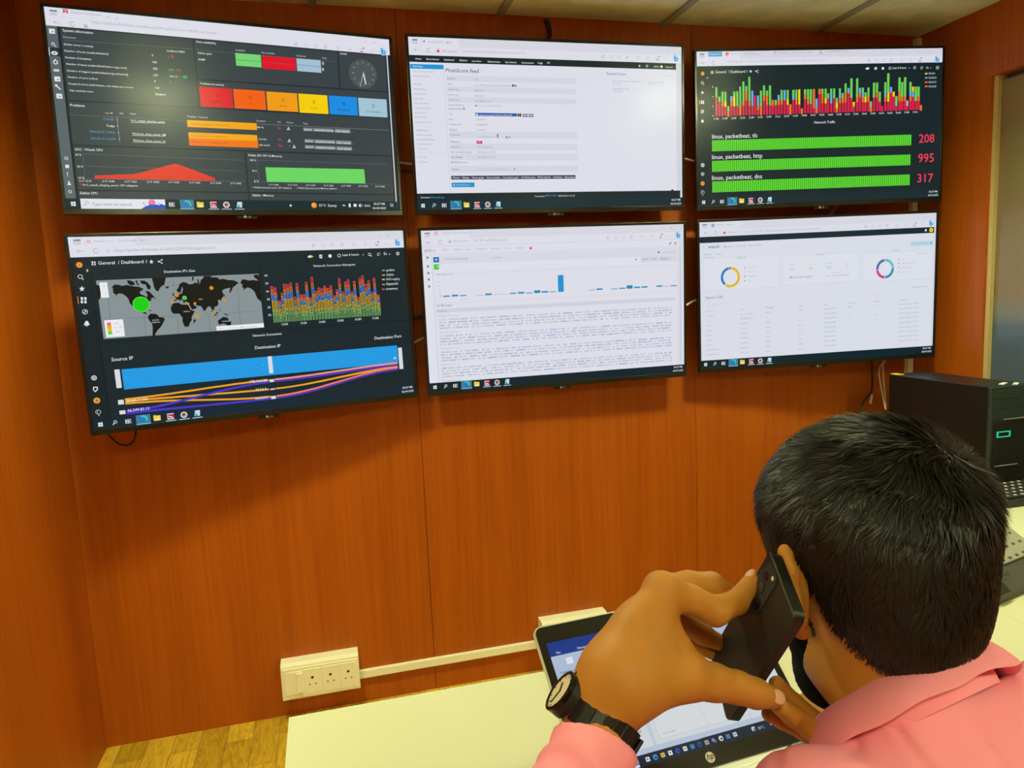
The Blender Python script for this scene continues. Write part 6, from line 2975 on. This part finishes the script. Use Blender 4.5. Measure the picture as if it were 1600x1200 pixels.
# collar frame: the man leans forward, so the ring round his neck is tipped
CC = Vector((.500, .532, CAM_Z - .393))
CBK, CUP = Vector((0, -.68, .733)), Vector((0, .733, .68))          # towards the nape, along the neck
NECK = [(from_head((0, -.028, -.050)), .060), (CC + CUP * .02, .058), (CC - CUP * .05, .050)]
SHL, SHR_ = Vector((.374, .464, CAM_Z - .466)), Vector((.655, .470, CAM_Z - .430))
NB = NECK[2][0]
K = 1.135
def H(px, py, d):
    return P(px, py, d * K)
WR = H(941, 1108, .545)                                             # left wrist, under the watch
ELB = Vector((.050, .369, .925))
I_MCP, I_PIP, I_DIP, I_TIP = H(1040, 925, .572), H(1117, 955, .585), H(1151, 941, .600), H(1177, 907, .612)
M_MCP, M_PIP, M_DIP, M_TIP = H(1034, 922, .594), H(1111, 915, .612), H(1138, 930, .622), H(1158, 948, .632)
R_MCP, R_PIP, R_DIP, R_TIP = H(1032, 935, .614), H(1066, 972, .630), H(1100, 992, .645), H(1124, 1004, .655)
L_MCP, L_PIP, L_DIP, L_TIP = H(1024, 960, .630), H(1062, 992, .648), H(1094, 1010, .660), H(1118, 1022, .668)
T_CMC, T_MCP, T_IP, T_TIP = H(985, 1068, .540), H(1072, 1057, .552), H(1152, 1074, .566), H(1204, 1090, .575)
def hchain(p, pts, k=.004):
    return chain(p, [(a, r * K) for a, r in pts], k)
def hcone(p, a, b, ra, rb):
    return cone(p, a, b, ra * K, rb * K)
def left_hand(p):
    pm = hchain(p, [(WR, .0275), (H(968, 1055, .553), .030), (H(1006, 985, .564), .0235), (I_MCP, .0140)], .012)
    pm = smin(pm, hcone(p, H(955, 1060, .565), M_MCP, .024, .0128), .012)
    pm = smin(pm, hcone(p, H(950, 1060, .580), R_MCP, .022, .0120), .012)
    pm = smin(pm, hcone(p, H(945, 1062, .592), L_MCP, .020, .0110), .012)
    pm = smin(pm, hchain(p, [(H(955, 1085, .543), .025), (T_CMC, .0250), (T_MCP, .0180)], .01), .014)
    pm = smin(pm, hcone(p, H(1000, 1030, .556), H(1052, 1012, .562), .024, .0115), .022)    # web of the thumb
    d = smin(pm, hchain(p, [(T_MCP, .0180), (H(1115, 1066, .560), .0138), (T_IP, .0122), (H(1180, 1083, .571), .0112), (T_TIP, .0088)], .006), .006)
    fi = smin(pm, hchain(p, [(I_MCP, .0132), (H(1080, 938, .578), .0118), (I_PIP, .0122), (I_DIP, .0098), (I_TIP, .0076)], .004), .007)
    fm = smin(pm, hchain(p, [(M_MCP, .0128), (H(1075, 912, .602), .0105), (M_PIP, .0112), (M_DIP, .0092), (M_TIP, .0076)], .004), .007)
    fr = smin(pm, hchain(p, [(R_MCP, .0115), (R_PIP, .0100), (R_DIP, .0088), (R_TIP, .0074)], .004), .007)
    fl = smin(pm, hchain(p, [(L_MCP, .0105), (L_PIP, .0086), (L_DIP, .0076), (L_TIP, .0066)], .004), .007)
    d = np.minimum(np.minimum(d, fi), np.minimum(fm, np.minimum(fr, fl)))
    d = smin(d, ell(p, H(1027, 916, .578), (.0112, .0112, .0112)), .012)                       # knuckle
    # skin folds over the joints
    for c, ax, r in ((T_IP, (T_TIP - T_MCP).normalized(), .0128), (I_PIP, (I_DIP - H(1080, 938, .578)).normalized(), .0128)):
        q = p - A3(c); t = q @ A3(ax); rad = np.linalg.norm(q - t[:, None] * A3(ax), axis=1)
        w = np.exp(-(rad / .016) ** 4) * np.exp(-(t / .0065) ** 2)
        d = d + .0009 * w * (.5 + .5 * np.cos(t * 2 * math.pi / .0046))
    return d
# right hand in front of the chest: forefinger stretched towards the phone
RW = Vector((.520, .665, .945)); RELB = Vector((.775, .560, .805))
RI = [(H(1330, 1186, .624), .0125), (H(1264, 1136, .612), .0108), (H(1239, 1119, .603), .0100), (H(1219, 1104, .594), .0084)]
RM = [(H(1342, 1192, .648), .0120), (H(1258, 1142, .640), .0100), (H(1222, 1124, .630), .0090), (H(1202, 1116, .622), .0076)]
RT = [(H(1350, 1172, .665), .0150), (H(1276, 1130, .650), .0110), (H(1240, 1098, .640), .0095), (H(1214, 1069, .630), .0082)]
def right_hand(p):
    pm = cone(p, RW, H(1362, 1205, .645), .026, .024)
    pm = smin(pm, cone(p, RW, RI[0][0], .024, .0135), .012)
    pm = smin(pm, cone(p, RW, RT[0][0], .024, .016), .012)
    d = smin(pm, chain(p, RI), .006)
    d = np.minimum(d, smin(pm, chain(p, RM), .006))
    d = np.minimum(d, smin(pm, chain(p, RT), .006))
    c = H(1346, 1215, .655); e = H(1312, 1222, .66)
    d = np.minimum(d, smin(pm, chain(p, [(c, .011), (e, .0095), (e + Vector((.012, .022, -.010)), .008), (e + Vector((.034, .020, -.012)), .007)]), .006))
    c = H(1362, 1236, .66); e = H(1330, 1248, .665)
    d = np.minimum(d, smin(pm, chain(p, [(c, .010), (e, .0085), (e + Vector((.012, .020, -.010)), .0072), (e + Vector((.032, .018, -.012)), .0062)]), .006))
    return d
PEL = Vector((.485, .235, .580))
KN = [Vector((.36, .640, .560)), Vector((.60, .640, .560))]
AN = [Vector((.36, .600, .100)), Vector((.60, .600, .100))]
def body(p):
    hb = HCn
    d = near(p, hb - .19, hb + .17, lambda q: head_local(to_head(q)))
    d = smin(d, near(p, hb - A3((.2, .25, .36)), hb + A3((.2, .15, .05)), lambda q: chain(q, NECK, .02)), .028)
    def trunk(q):
        t = chain(q, [(NB - Vector((0, .0, .03)), .048), ((.490, .410, .86), .092), ((.487, .315, .70), .105), (PEL, .12)], .05)
        t = smin(t, chain(q, [(SHL, .045), (NB - Vector((0, 0, .03)), .04), (SHR_, .045)], .03), .04)
        for s in (0, 1):
            x = PEL + Vector(((-.085, 0, -.02), (.085, 0, -.02))[s])
            t = smin(t, chain(q, [(x, .075), (KN[s], .052), (AN[s], .034), (AN[s] + Vector((0, .14, -.06)), .03)], .02), .03)
        return t
    d = smin(d, near(p, (.1, .0, -.05), (.9, .9, 1.25), trunk), .03)
    d = smin(d, near(p, A3(ELB) - .12, A3((.45, .68, 1.2)), lambda q: chain(q, [(SHL, .044), (ELB, .036), (WR, .0280)], .01)), .012)
    d = smin(d, near(p, A3((.40, .36, .70)), A3((.88, .78, 1.12)), lambda q: chain(q, [(SHR_, .044), (RELB, .034), (RW, .025)], .01)), .012)
    d = smin(d, near(p, A3((.09, .40, .98)), A3((.42, .80, 1.32)), left_hand), .006)
    d = smin(d, near(p, A3((.30, .46, .86)), A3((.64, .80, 1.16)), right_hand), .006)
    return d

person = net_obj('person', body, (-.03, -.02, -.02), (.90, .92, 1.40), .0021, M['skin'])
tag(person, 'black-haired man in a pink shirt seated at the desk with a phone at his ear', 'person')

def blob(name, c, u, v, n, ru, rv, rn, mat, parent):
    """flattened ellipsoid with its own axes"""
    m = Matrix((u.normalized() * ru, v.normalized() * rv, n.normalized() * rn)).transposed().to_4x4()
    b = MB().sph((0, 0, 0), 1, 20)
    bmesh.ops.transform(b.bm, matrix=Matrix.Translation(c) @ m, verts=b.bm.verts)
    return b.build(name, mat, parent, smooth=180)
view = lambda c: (Vector((0, 0, CAM_Z)) - c).normalized()
def nail(tip, prev, out, r, size):
    ax = (tip - prev).normalized(); o = (out - ax * out.dot(ax)).normalized()
    blob('fingernail', tip + o * (r - .0014) + ax * .001, ax, ax.cross(o), o, size, size * .78, .0022, M['nail'], person)
camx = CAM_R.col[0]; camy = CAM_R.col[1]
nail(T_TIP, T_IP, view(T_TIP) + camx * .1 + camy * .25, .0099, .0086)
nail(I_TIP, I_DIP, view(I_TIP) * .5 - camx * .9 + camy * .5, .0085, .0068)
HM = Matrix.Translation(HC) @ HR.to_4x4()
for s in (-1, 1):
    b = MB().sph((s * .031, .0764, .0005), (.0114, .0114, .0088), 20)
    b.bm.transform(HM)
    e = b.build('eye', M['eye_white'], person, smooth=180)
    b = MB().sph((s * .031, .0840, -.0012), .0046, 16)
    b.bm.transform(HM)
    b.build('iris', M['iris'], e, smooth=180)
    b = MB()
    for k in range(9):
        t = k / 8
        b.sph((s * (.013 + .036 * t), .0955 - .013 * t * t, .0195 + .006 * t - .009 * t * t), (.0036, .0028, .0030 - .0012 * t), 10)
    b.bm.transform(HM)
    b.build('eyebrow', M['hair'], person, smooth=180)

# ---- hair: a close cap plus thousands of separate tapered strands
def hair_cut(q):
    y, z = q[:, 1], q[:, 2]
    zmin = np.where(y < -.012, -.036 + (y + .012) * 1.22, np.where(y < .008, -.018, -.058))
    zmin = np.maximum(zmin, -.124)
    low = zmin - z
    yf = .050 + np.clip((z - .035) / .04, 0, 1) * .065
    return np.maximum(low, y - yf), low
def hair_thick(q):
    z = q[:, 2]; y = q[:, 1]
    t = np.clip((z + .02) / .10, 0, 1); t = t * t * (3 - 2 * t)
    low = np.clip((hair_cut(q)[1] + .055) / .055, 0, 1)
    return (.0065 + .0115 * t) * (1 - .72 * low)
def scalp(q):
    d = ell(q, (0, -.014, .028), (.0765, .097, .090))
    d = smin(d, ell(q, (0, -.040, -.012), (.067, .062, .066)), .03)
    d = smin(d, ell(q, (0, .032, -.040), (.061, .060, .082)), .03)
    nk = [((A3(c) - HCn) @ HRn, r) for c, r in NECK]
    return smin(d, chain(q, nk, .02), .028)
def hair_sdf(q):
    cut, low = hair_cut(q)
    n = .0012 * np.clip((-cut - .05) / .04, 0, 1) * np.sin(q[:, 0] * 190 + 3 * np.sin(q[:, 1] * 70)) * np.sin(q[:, 1] * 170 + q[:, 2] * 90)
    return smax(scalp(q) - hair_thick(q) + n, cut, .006)
hv, hq = net(hair_sdf, (-.125, -.15, -.16), (.125, .14, .16), .0026)
def grad(fn, q, e=.0015):
    g = np.stack([fn(q + A3(v)) - fn(q - A3(v)) for v in np.eye(3) * e], 1)
    return g / (np.linalg.norm(g, axis=1, keepdims=True) + 1e-9)
rs = np.random.default_rng(11)
def hair_strands(n):
    cap = lambda q: scalp(q) - hair_thick(q)
    q = (rs.random((n * 3, 3)) * A3((.24, .28, .31)) + A3((-.12, -.145, -.15))).astype(np.float32)
    q = q[np.abs(cap(q)) < .05]
    for _ in range(4):
        q = q - grad(cap, q) * cap(q)[:, None]
    q = q[hair_cut(q)[0] < rs.random(len(q)) ** 2 * .011 - .001][:n]    # thins out over the hairline
    nrm = grad(cap, q)
    W = A3((.022, -.074, .088))                                     # whorl at the crown
    t = q - W; dist = np.linalg.norm(t, axis=1, keepdims=True)
    t = t / (dist + 1e-6)
    sp = np.cross(nrm, t) * np.exp(-(dist / .045) ** 2) * 1.0
    z = q[:, 2:3]
    wd = np.clip((.055 - z) / .06, 0, 1)
    down = np.concatenate([np.zeros_like(z), .30 * np.ones_like(z), -np.ones_like(z)], 1)
    fwd = A3((-.25, .9, 0))
    top = np.clip((q[:, 1:2] + .03) / .06, 0, 1) * (1 - wd)
    v = t * (1 - wd) * (1 - .45 * top) + sp + down * wd * 1.1 + fwd * top * .5
    cl = np.stack([np.sin(q @ A3(k) + ph) for k, ph in (((140, 60, 90), 0), ((-80, 150, 40), 1.3), ((60, -70, 160), 2.1))], 1)
    v = v + .36 * cl + rs.normal(0, .11, v.shape)
    v = v - (v * nrm).sum(1, keepdims=True) * nrm
    v = v / (np.linalg.norm(v, axis=1, keepdims=True) + 1e-6)
    low = np.clip((hair_cut(q)[1] + .06) / .06, 0, 1)[:, None]
    tz = np.clip((z - .0) / .08, 0, 1)
    ln = (.011 + .020 * tz) * (1 - .80 * low) * (.75 + .5 * rs.random((len(q), 1)))
    lift = (.0014 + .0036 * tz * (.3 + rs.random((len(q), 1))) + .006 * np.exp(-((q - A3((.05, -.075, .085))) ** 2).sum(1, keepdims=True) / .03 ** 2) * rs.random((len(q), 1)) * 2.2) * (1 - .6 * low)
    wdt = np.cross(v, nrm + rs.normal(0, .35, nrm.shape)) * (.00034 + .00026 * rs.random((len(q), 1)))
    V = []
    for k, s in enumerate((0, .4, .75, 1.0)):
        c = q - nrm * (.0028 - .0024 * low - .0026 * wd * (1 - low)) + v * ln * s + nrm * (lift * s + .0026 * s * (1 - s * .5))
        w = wdt * (1, .95, .65, .12)[k]
        V += [c - w, c + w]
    V = np.stack(V, 1)
    n = len(V)
    Fq = np.array([(0, 1, 3, 2), (2, 3, 5, 4), (4, 5, 7, 6)])
    F = (np.arange(n)[:, None, None] * 8 + Fq[None]).reshape(-1, 4)
    return V.reshape(-1, 3), F
sv_, sf_ = hair_strands(52000)
allv = np.concatenate([hv, sv_]) @ HRn.T.astype(float) + HCn
allq = np.concatenate([hq, sf_ + len(hv)])
me = bpy.data.meshes.new('hair')
me.vertices.add(len(allv)); me.vertices.foreach_set('co', allv.astype(np.float32).ravel())
me.loops.add(len(allq) * 4); me.loops.foreach_set('vertex_index', allq.astype(np.int32).ravel())
me.polygons.add(len(allq)); me.polygons.foreach_set('loop_start', np.arange(0, len(allq) * 4, 4, dtype=np.int32))
me.polygons.foreach_set('use_smooth', np.ones(len(allq), bool))
mi = np.ones(len(allq), np.int32); mi[:len(hq)] = 0
me.materials.append(M['hair_cap']); me.materials.append(M['hair'])
me.polygons.foreach_set('material_index', mi)
me.update(calc_edges=True)
link(bpy.data.objects.new('hair', me), person)
def beard(q):
    d = smin(ell(q, (0, .032, -.040), (.061, .060, .082)), ell(q, (0, .044, -.095), (.047, .043, .036)), .025)
    d = smin(d, ell(q, (0, .077, -.115), (.021, .017, .016)), .02) - .0040
    d = smin(d, ell(q, (0, .058, -.130), (.043, .040, .034)), .02)
    n = .0010 * np.sin(q[:, 0] * 700) * np.sin(q[:, 1] * 800) * np.sin(q[:, 2] * 750)
    lim = np.maximum(q[:, 2] + .046 + np.clip(q[:, 1] - .03, 0, .05) * .25, .012 - q[:, 1])
    mouth = -ell(q, (0, .100, -.068), (.027, .03, .012))
    return smax(smax(d + n, lim, .006), mouth, .004)
bv, bq = net(beard, (-.09, -.02, -.18), (.09, .13, 0), .0025)
mesh_obj('beard', (bv @ HRn.T.astype(float) + HCn).tolist(), bq.tolist(), M['hair_cap'], person, True)

# ---- shirt, collar, trousers, shoes
FA = (WR - ELB).normalized()
CUFF = WR - FA * .028
def folds(q, a=.0035):
    w = np.sin(q[:, 0] * 34 + q[:, 2] * 52 + 2 * np.sin(q[:, 1] * 23)) * np.sin(q[:, 1] * 41 - q[:, 2] * 22 + 1.5 * np.sin(q[:, 0] * 19))
    r = np.abs(np.sin(q[:, 0] * 27 - q[:, 1] * 30 + q[:, 2] * 16 + 1.8 * np.sin(q[:, 2] * 31 + q[:, 0] * 12)))   # sharper drag lines
    return a * w + a * .9 * (1 - r) ** 3
def shirt(p):
    d = chain(p, [(NB + CUP * .012, .062), ((.490, .412, .885), .116), ((.487, .318, .73), .126), ((.486, .238, .59), .142)], .05)
    d = smin(d, chain(p, [(SHL, .064), (CC + Vector((-.050, -.058, -.066)), .044), (CC + Vector((.064, -.054, -.050)), .054), (SHR_, .064)], .03), .045)
    ua = cone(p, SHL, ELB, .068, .050)
    fa = cone(p, ELB, CUFF, .052, .0365)
    d = smin(d, smin(ua, fa, .02), .03)
    d = smin(d, smin(cone(p, SHR_, RELB, .066, .052), cone(p, RELB, RW - (RW - RELB).normalized() * .03, .051, .038), .02), .03)
    d = d + folds(p)
    # fold lines gathered at the left cuff
    q = p - A3(CUFF); t = q @ A3(FA)
    m = np.exp(-(np.linalg.norm(q, axis=1) / .09) ** 2)
    d = d + .0022 * m * np.sin(t * 210 + q[:, 0] * 60 + 2.5 * np.sin(q[:, 1] * 60))
    # open ends
    cut = -(q @ A3(FA)) * -1 - .0
    d = np.where(np.linalg.norm(q, axis=1) < .09, smax(d, cut, .004), d)
    rq = p - A3(RW); rf = A3((RW - RELB).normalized())
    d = np.where(np.linalg.norm(rq, axis=1) < .09, smax(d, rq @ rf + .03, .004), d)
    return d
shirt_o = net_obj('shirt', shirt, (-.05, .03, .46), (.90, .84, 1.20), .0042, M['shirt'], person)
# collar: stand and turned-down leaf swept round the neck
cb = MB()
ringN = 64
prof = [(-.004, -.030, 0), (-.002, .006, 0), (.003, .0125, 0), (.009, .010, 0), (.0165, -.006, 1), (.0215, -.0170, 1), (.0212, -.0200, 1), (.0165, -.0185, 1), (.010, -.008, 0), (.004, -.002, 0), (.002, -.030, 0)]
rows = []
for i in range(ringN + 1):
    a = math.radians(-150 + 300 * i / ringN)                        # 0 = nape
    k = abs(a) / math.radians(150)
    od = (Vector((1, 0, 0)) * math.sin(a) + CBK * math.cos(a)).normalized()
    base = CC + Vector((1, 0, 0)) * math.sin(a) * .070 + CBK * math.cos(a) * .073 + Vector((.006, 0, .016 * math.sin(a)))
    row = []
    for (o, zz, leaf) in prof:
        flare = 1 + .55 * k * leaf
        drop = zz * (1 + .45 * k * leaf)
        row.append(cb.bm.verts.new(base + od * (o * flare) + CUP * (drop + .0012 * math.sin(a * 9) * leaf)))
    rows.append(row)
for r0, r1 in zip(rows, rows[1:]):
    for j in range(len(prof)):
        jj = (j + 1) % len(prof)
        cb.bm.faces.new((r0[j], r0[jj], r1[jj], r1[j]))
cb.bm.faces.new(rows[0]); cb.bm.faces.new(rows[-1][::-1])
cb.build('collar', M['shirt'], shirt_o, smooth=60)
def trousers(p):
    d = chain(p, [((.486, .238, .62), .128), ((.485, .235, .575), .138)], .03)
    for s in (0, 1):
        x = PEL + Vector(((-.085, 0, -.02), (.085, 0, -.02))[s])
        d = smin(d, chain(p, [(x, .092), (KN[s], .068), (AN[s] + Vector((0, 0, .02)), .055)], .02), .03)
    return smax(d + folds(p, .003), p[:, 2] - .64, .006)
net_obj('trousers', trousers, (.20, .02, .0), (.80, .84, .68), .006, M['trousers'], person)
for s in (0, 1):
    f = lambda p, s=s: smax(chain(p, [(AN[s] + Vector((0, -.03, -.045)), .050), (AN[s] + Vector((0, .08, -.055)), .046), (AN[s] + Vector((0, .165, -.065)), .040)], .03), .003 - p[:, 2], .006)
    net_obj('shoe', f, A3(AN[s]) - A3((.12, .16, .12)), A3(AN[s]) + A3((.12, .28, .06)), .005, M['shoe'], person)

# ------------------------------------------------------------------ wristwatch on the left wrist
FAX = (H(985, 1040, .556) - H(905, 1165, .535)).normalized()
U = (-camx * .84 + camy * .36 + CAM_R.col[2] * .12)
U = (U - FAX * U.dot(FAX)).normalized(); Vv = FAX.cross(U)
wm = Matrix((Vv, FAX, U)).transposed().to_4x4()                     # x round the wrist, y along the arm, z out through the dial
watch = empty('wristwatch', mat=Matrix.Translation(WR - FAX * .012 + camx * .003) @ wm)
tag(watch, 'black metal wristwatch with a cream dial on the man\'s left wrist', 'watch')
RB = .0332
b = MB().cyl((0, 0, RB - .002), (0, 0, RB + .0085), .0185, n=40)
case = b.build('case', M['watch'], watch, smooth=1)
b = MB()
n = 40
for (r0, z0, r1, z1) in ((.0188, RB + .0060, .0188, RB + .0098), (.0188, RB + .0098, .0160, RB + .0106), (.0160, RB + .0106, .0158, RB + .0088), (.0158, RB + .0088, .0188, RB + .0060)):
    a = [b.bm.verts.new((r0 * math.cos(2 * math.pi * i / n), r0 * math.sin(2 * math.pi * i / n), z0)) for i in range(n)]
    c = [b.bm.verts.new((r1 * math.cos(2 * math.pi * i / n), r1 * math.sin(2 * math.pi * i / n), z1)) for i in range(n)]
    for i in range(n):
        b.bm.faces.new((a[i], a[(i + 1) % n], c[(i + 1) % n], c[i]))
bmesh.ops.remove_doubles(b.bm, verts=b.bm.verts, dist=1e-5)
b.build('watch_rim', M['watch_rim'], case, smooth=1)
dl = MB().cyl((0, 0, RB + .0080), (0, 0, RB + .0090), .0160, n=40).build('dial', M['dial'], case)
b = MB()
for ang, L_, w in ((40, .0085, .0011), (165, .0125, .0009)):
    b.box((-w, -.001, RB + .0091), (w, L_, RB + .0096), mat=Matrix.Rotation(math.radians(ang), 4, 'Z'))
b.build('hand', M['hole'], dl)
b = MB()
for i in range(12):
    b.box((-.0004, .0128, RB + .0090), (.0004, .0150, RB + .0093), mat=Matrix.Rotation(math.radians(30 * i), 4, 'Z'))
b.build('hour_marks', M['hole'], dl)
MB().cyl((0, .018, RB + .004), (0, .0225, RB + .004), .0026, n=16).build('crown', M['watch_rim'], case, smooth=1)
NL = 20
for i in range(NL):
    ang = 28 + (360 - 56) * (i + .5) / NL
    stp = (360 - 56) / NL
    ln = 2 * (RB + .001) * math.sin(math.radians(stp / 2)) * 1.06
    w = .0140 - .0014 * math.sin(math.pi * (i + .5) / NL)
    m = Matrix.Rotation(math.radians(ang), 4, 'Y') @ Matrix.Translation((0, 0, RB))
    MB().box((-ln / 2, -w, -.0016), (ln / 2, w, .0018), bevel=.0007, seg=1, mat=m).build('bracelet_link', M['watch'], watch)
m = Matrix.Rotation(math.radians(172), 4, 'Y') @ Matrix.Translation((0, 0, RB))
MB().box((-.014, -.0105, .0012), (.014, .0105, .0042), bevel=.001, mat=m).build('clasp', M['watch'], watch)

# ------------------------------------------------------------------ mobile phone at the ear
PA = Vector((0, 0, CAM_Z)) + CAM_R @ (Vector((.2351, -.1502, -.6520)) * (K / 1.1))  # upper front corner of its back
LD = Vector((-.127, .475, -.871)).normalized()                      # from the ear towards the mouth
WD = Vector((-.267, -.862, -.432)); WD = (WD - LD * WD.dot(LD)).normalized()
ND = LD.cross(WD); 
if ND.x > 0:
    ND = -ND
pm4 = Matrix((WD, LD, WD.cross(LD))).transposed().to_4x4()
mob = empty('mobile_phone', mat=Matrix.Translation(PA) @ pm4)
tag(mob, 'black mobile phone held in the man\'s left hand at his ear', 'mobile phone')
sgn = 1 if WD.cross(LD).dot(ND) > 0 else -1                         # which way the back faces in local z
PW, PL_ = .078, .160
zz = (-.0095, 0) if sgn > 0 else (0, .0095)
b = MB().prism(rrect(0, PW, 0, PL_, .009, .009, 5), *zz)
es = [e for e in b.bm.edges if len(e.link_faces) == 2 and e.calc_face_angle(0) > .9]
bmesh.ops.bevel(b.bm, geom=es, offset=.0016, segments=2, profile=.5, affect='EDGES')
b.build('phone_case', M['mobile'], mob, smooth=40)
z0, z1 = (0.0, .0012) if sgn > 0 else (-.0012, 0.0)
b = MB().prism(rrect(.008, .034, .004, .056, .008, .008, 5), *((-.0004, .0010) if sgn > 0 else (-.0010, .0004)))
cmod = b.build('camera_island', M['hole'], mob)
for (x, y, r) in ((.0165, .0190, .0042), (.0190, .0325, .0054), (.0250, .0465, .0068)):
    b = MB().cyl((x, y, 0), (x, y, sgn * .0018), r, n=24)
    b.build('lens', M['lens'], cmod, smooth=1)
MB().cyl((.0265, .0110, 0), (.0265, .0110, sgn * .0014), .0022, n=16).build('flash_lamp', M['flash'], cmod)
MB().box((.0015, .0012, min(0, sgn * .0004)), (PW - .0015, .0032, max(0, sgn * .0007)), bevel=.0003, seg=1).build('edge_strip', M['mobile_rim'], mob)

# ------------------------------------------------------------------ office chair under the man
ch = empty('office_chair', (.485, .205, 0))
tag(ch, 'black office chair the man sits on', 'chair')
MB().box((-.23, -.22, .365), (.23, .24, .432), bevel=.03, seg=3).build('seat', M['chair_fabric'], ch, smooth=1)
MB().box((-.20, -.262, .53), (.20, -.215, .90), bevel=.02, seg=3).build('backrest', M['chair_fabric'], ch, smooth=1)
b = MB().box((-.03, -.275, .34), (.03, -.25, .62), bevel=.005).box((-.03, -.27, .335), (.03, .05, .366), bevel=.005)
b.build('back_support', M['chair_plastic'], ch)
MB().cyl((0, 0, .09), (0, 0, .365), .028).build('gas_column', M['metal'], ch, smooth=1)
for i in range(5):
    a = math.radians(72 * i + 20)
    leg = MB().cyl((0, 0, .095), (.27 * math.cos(a), .27 * math.sin(a), .075), .022, .016, n=12).build('leg', M['chair_plastic'], ch, smooth=1)
    MB().cyl((.27 * math.cos(a) - .02 * math.sin(a), .27 * math.sin(a) + .02 * math.cos(a), .03), (.27 * math.cos(a) + .02 * math.sin(a), .27 * math.sin(a) - .02 * math.cos(a), .03), .03, n=16).build('caster', M['chair_plastic'], leg, smooth=1)
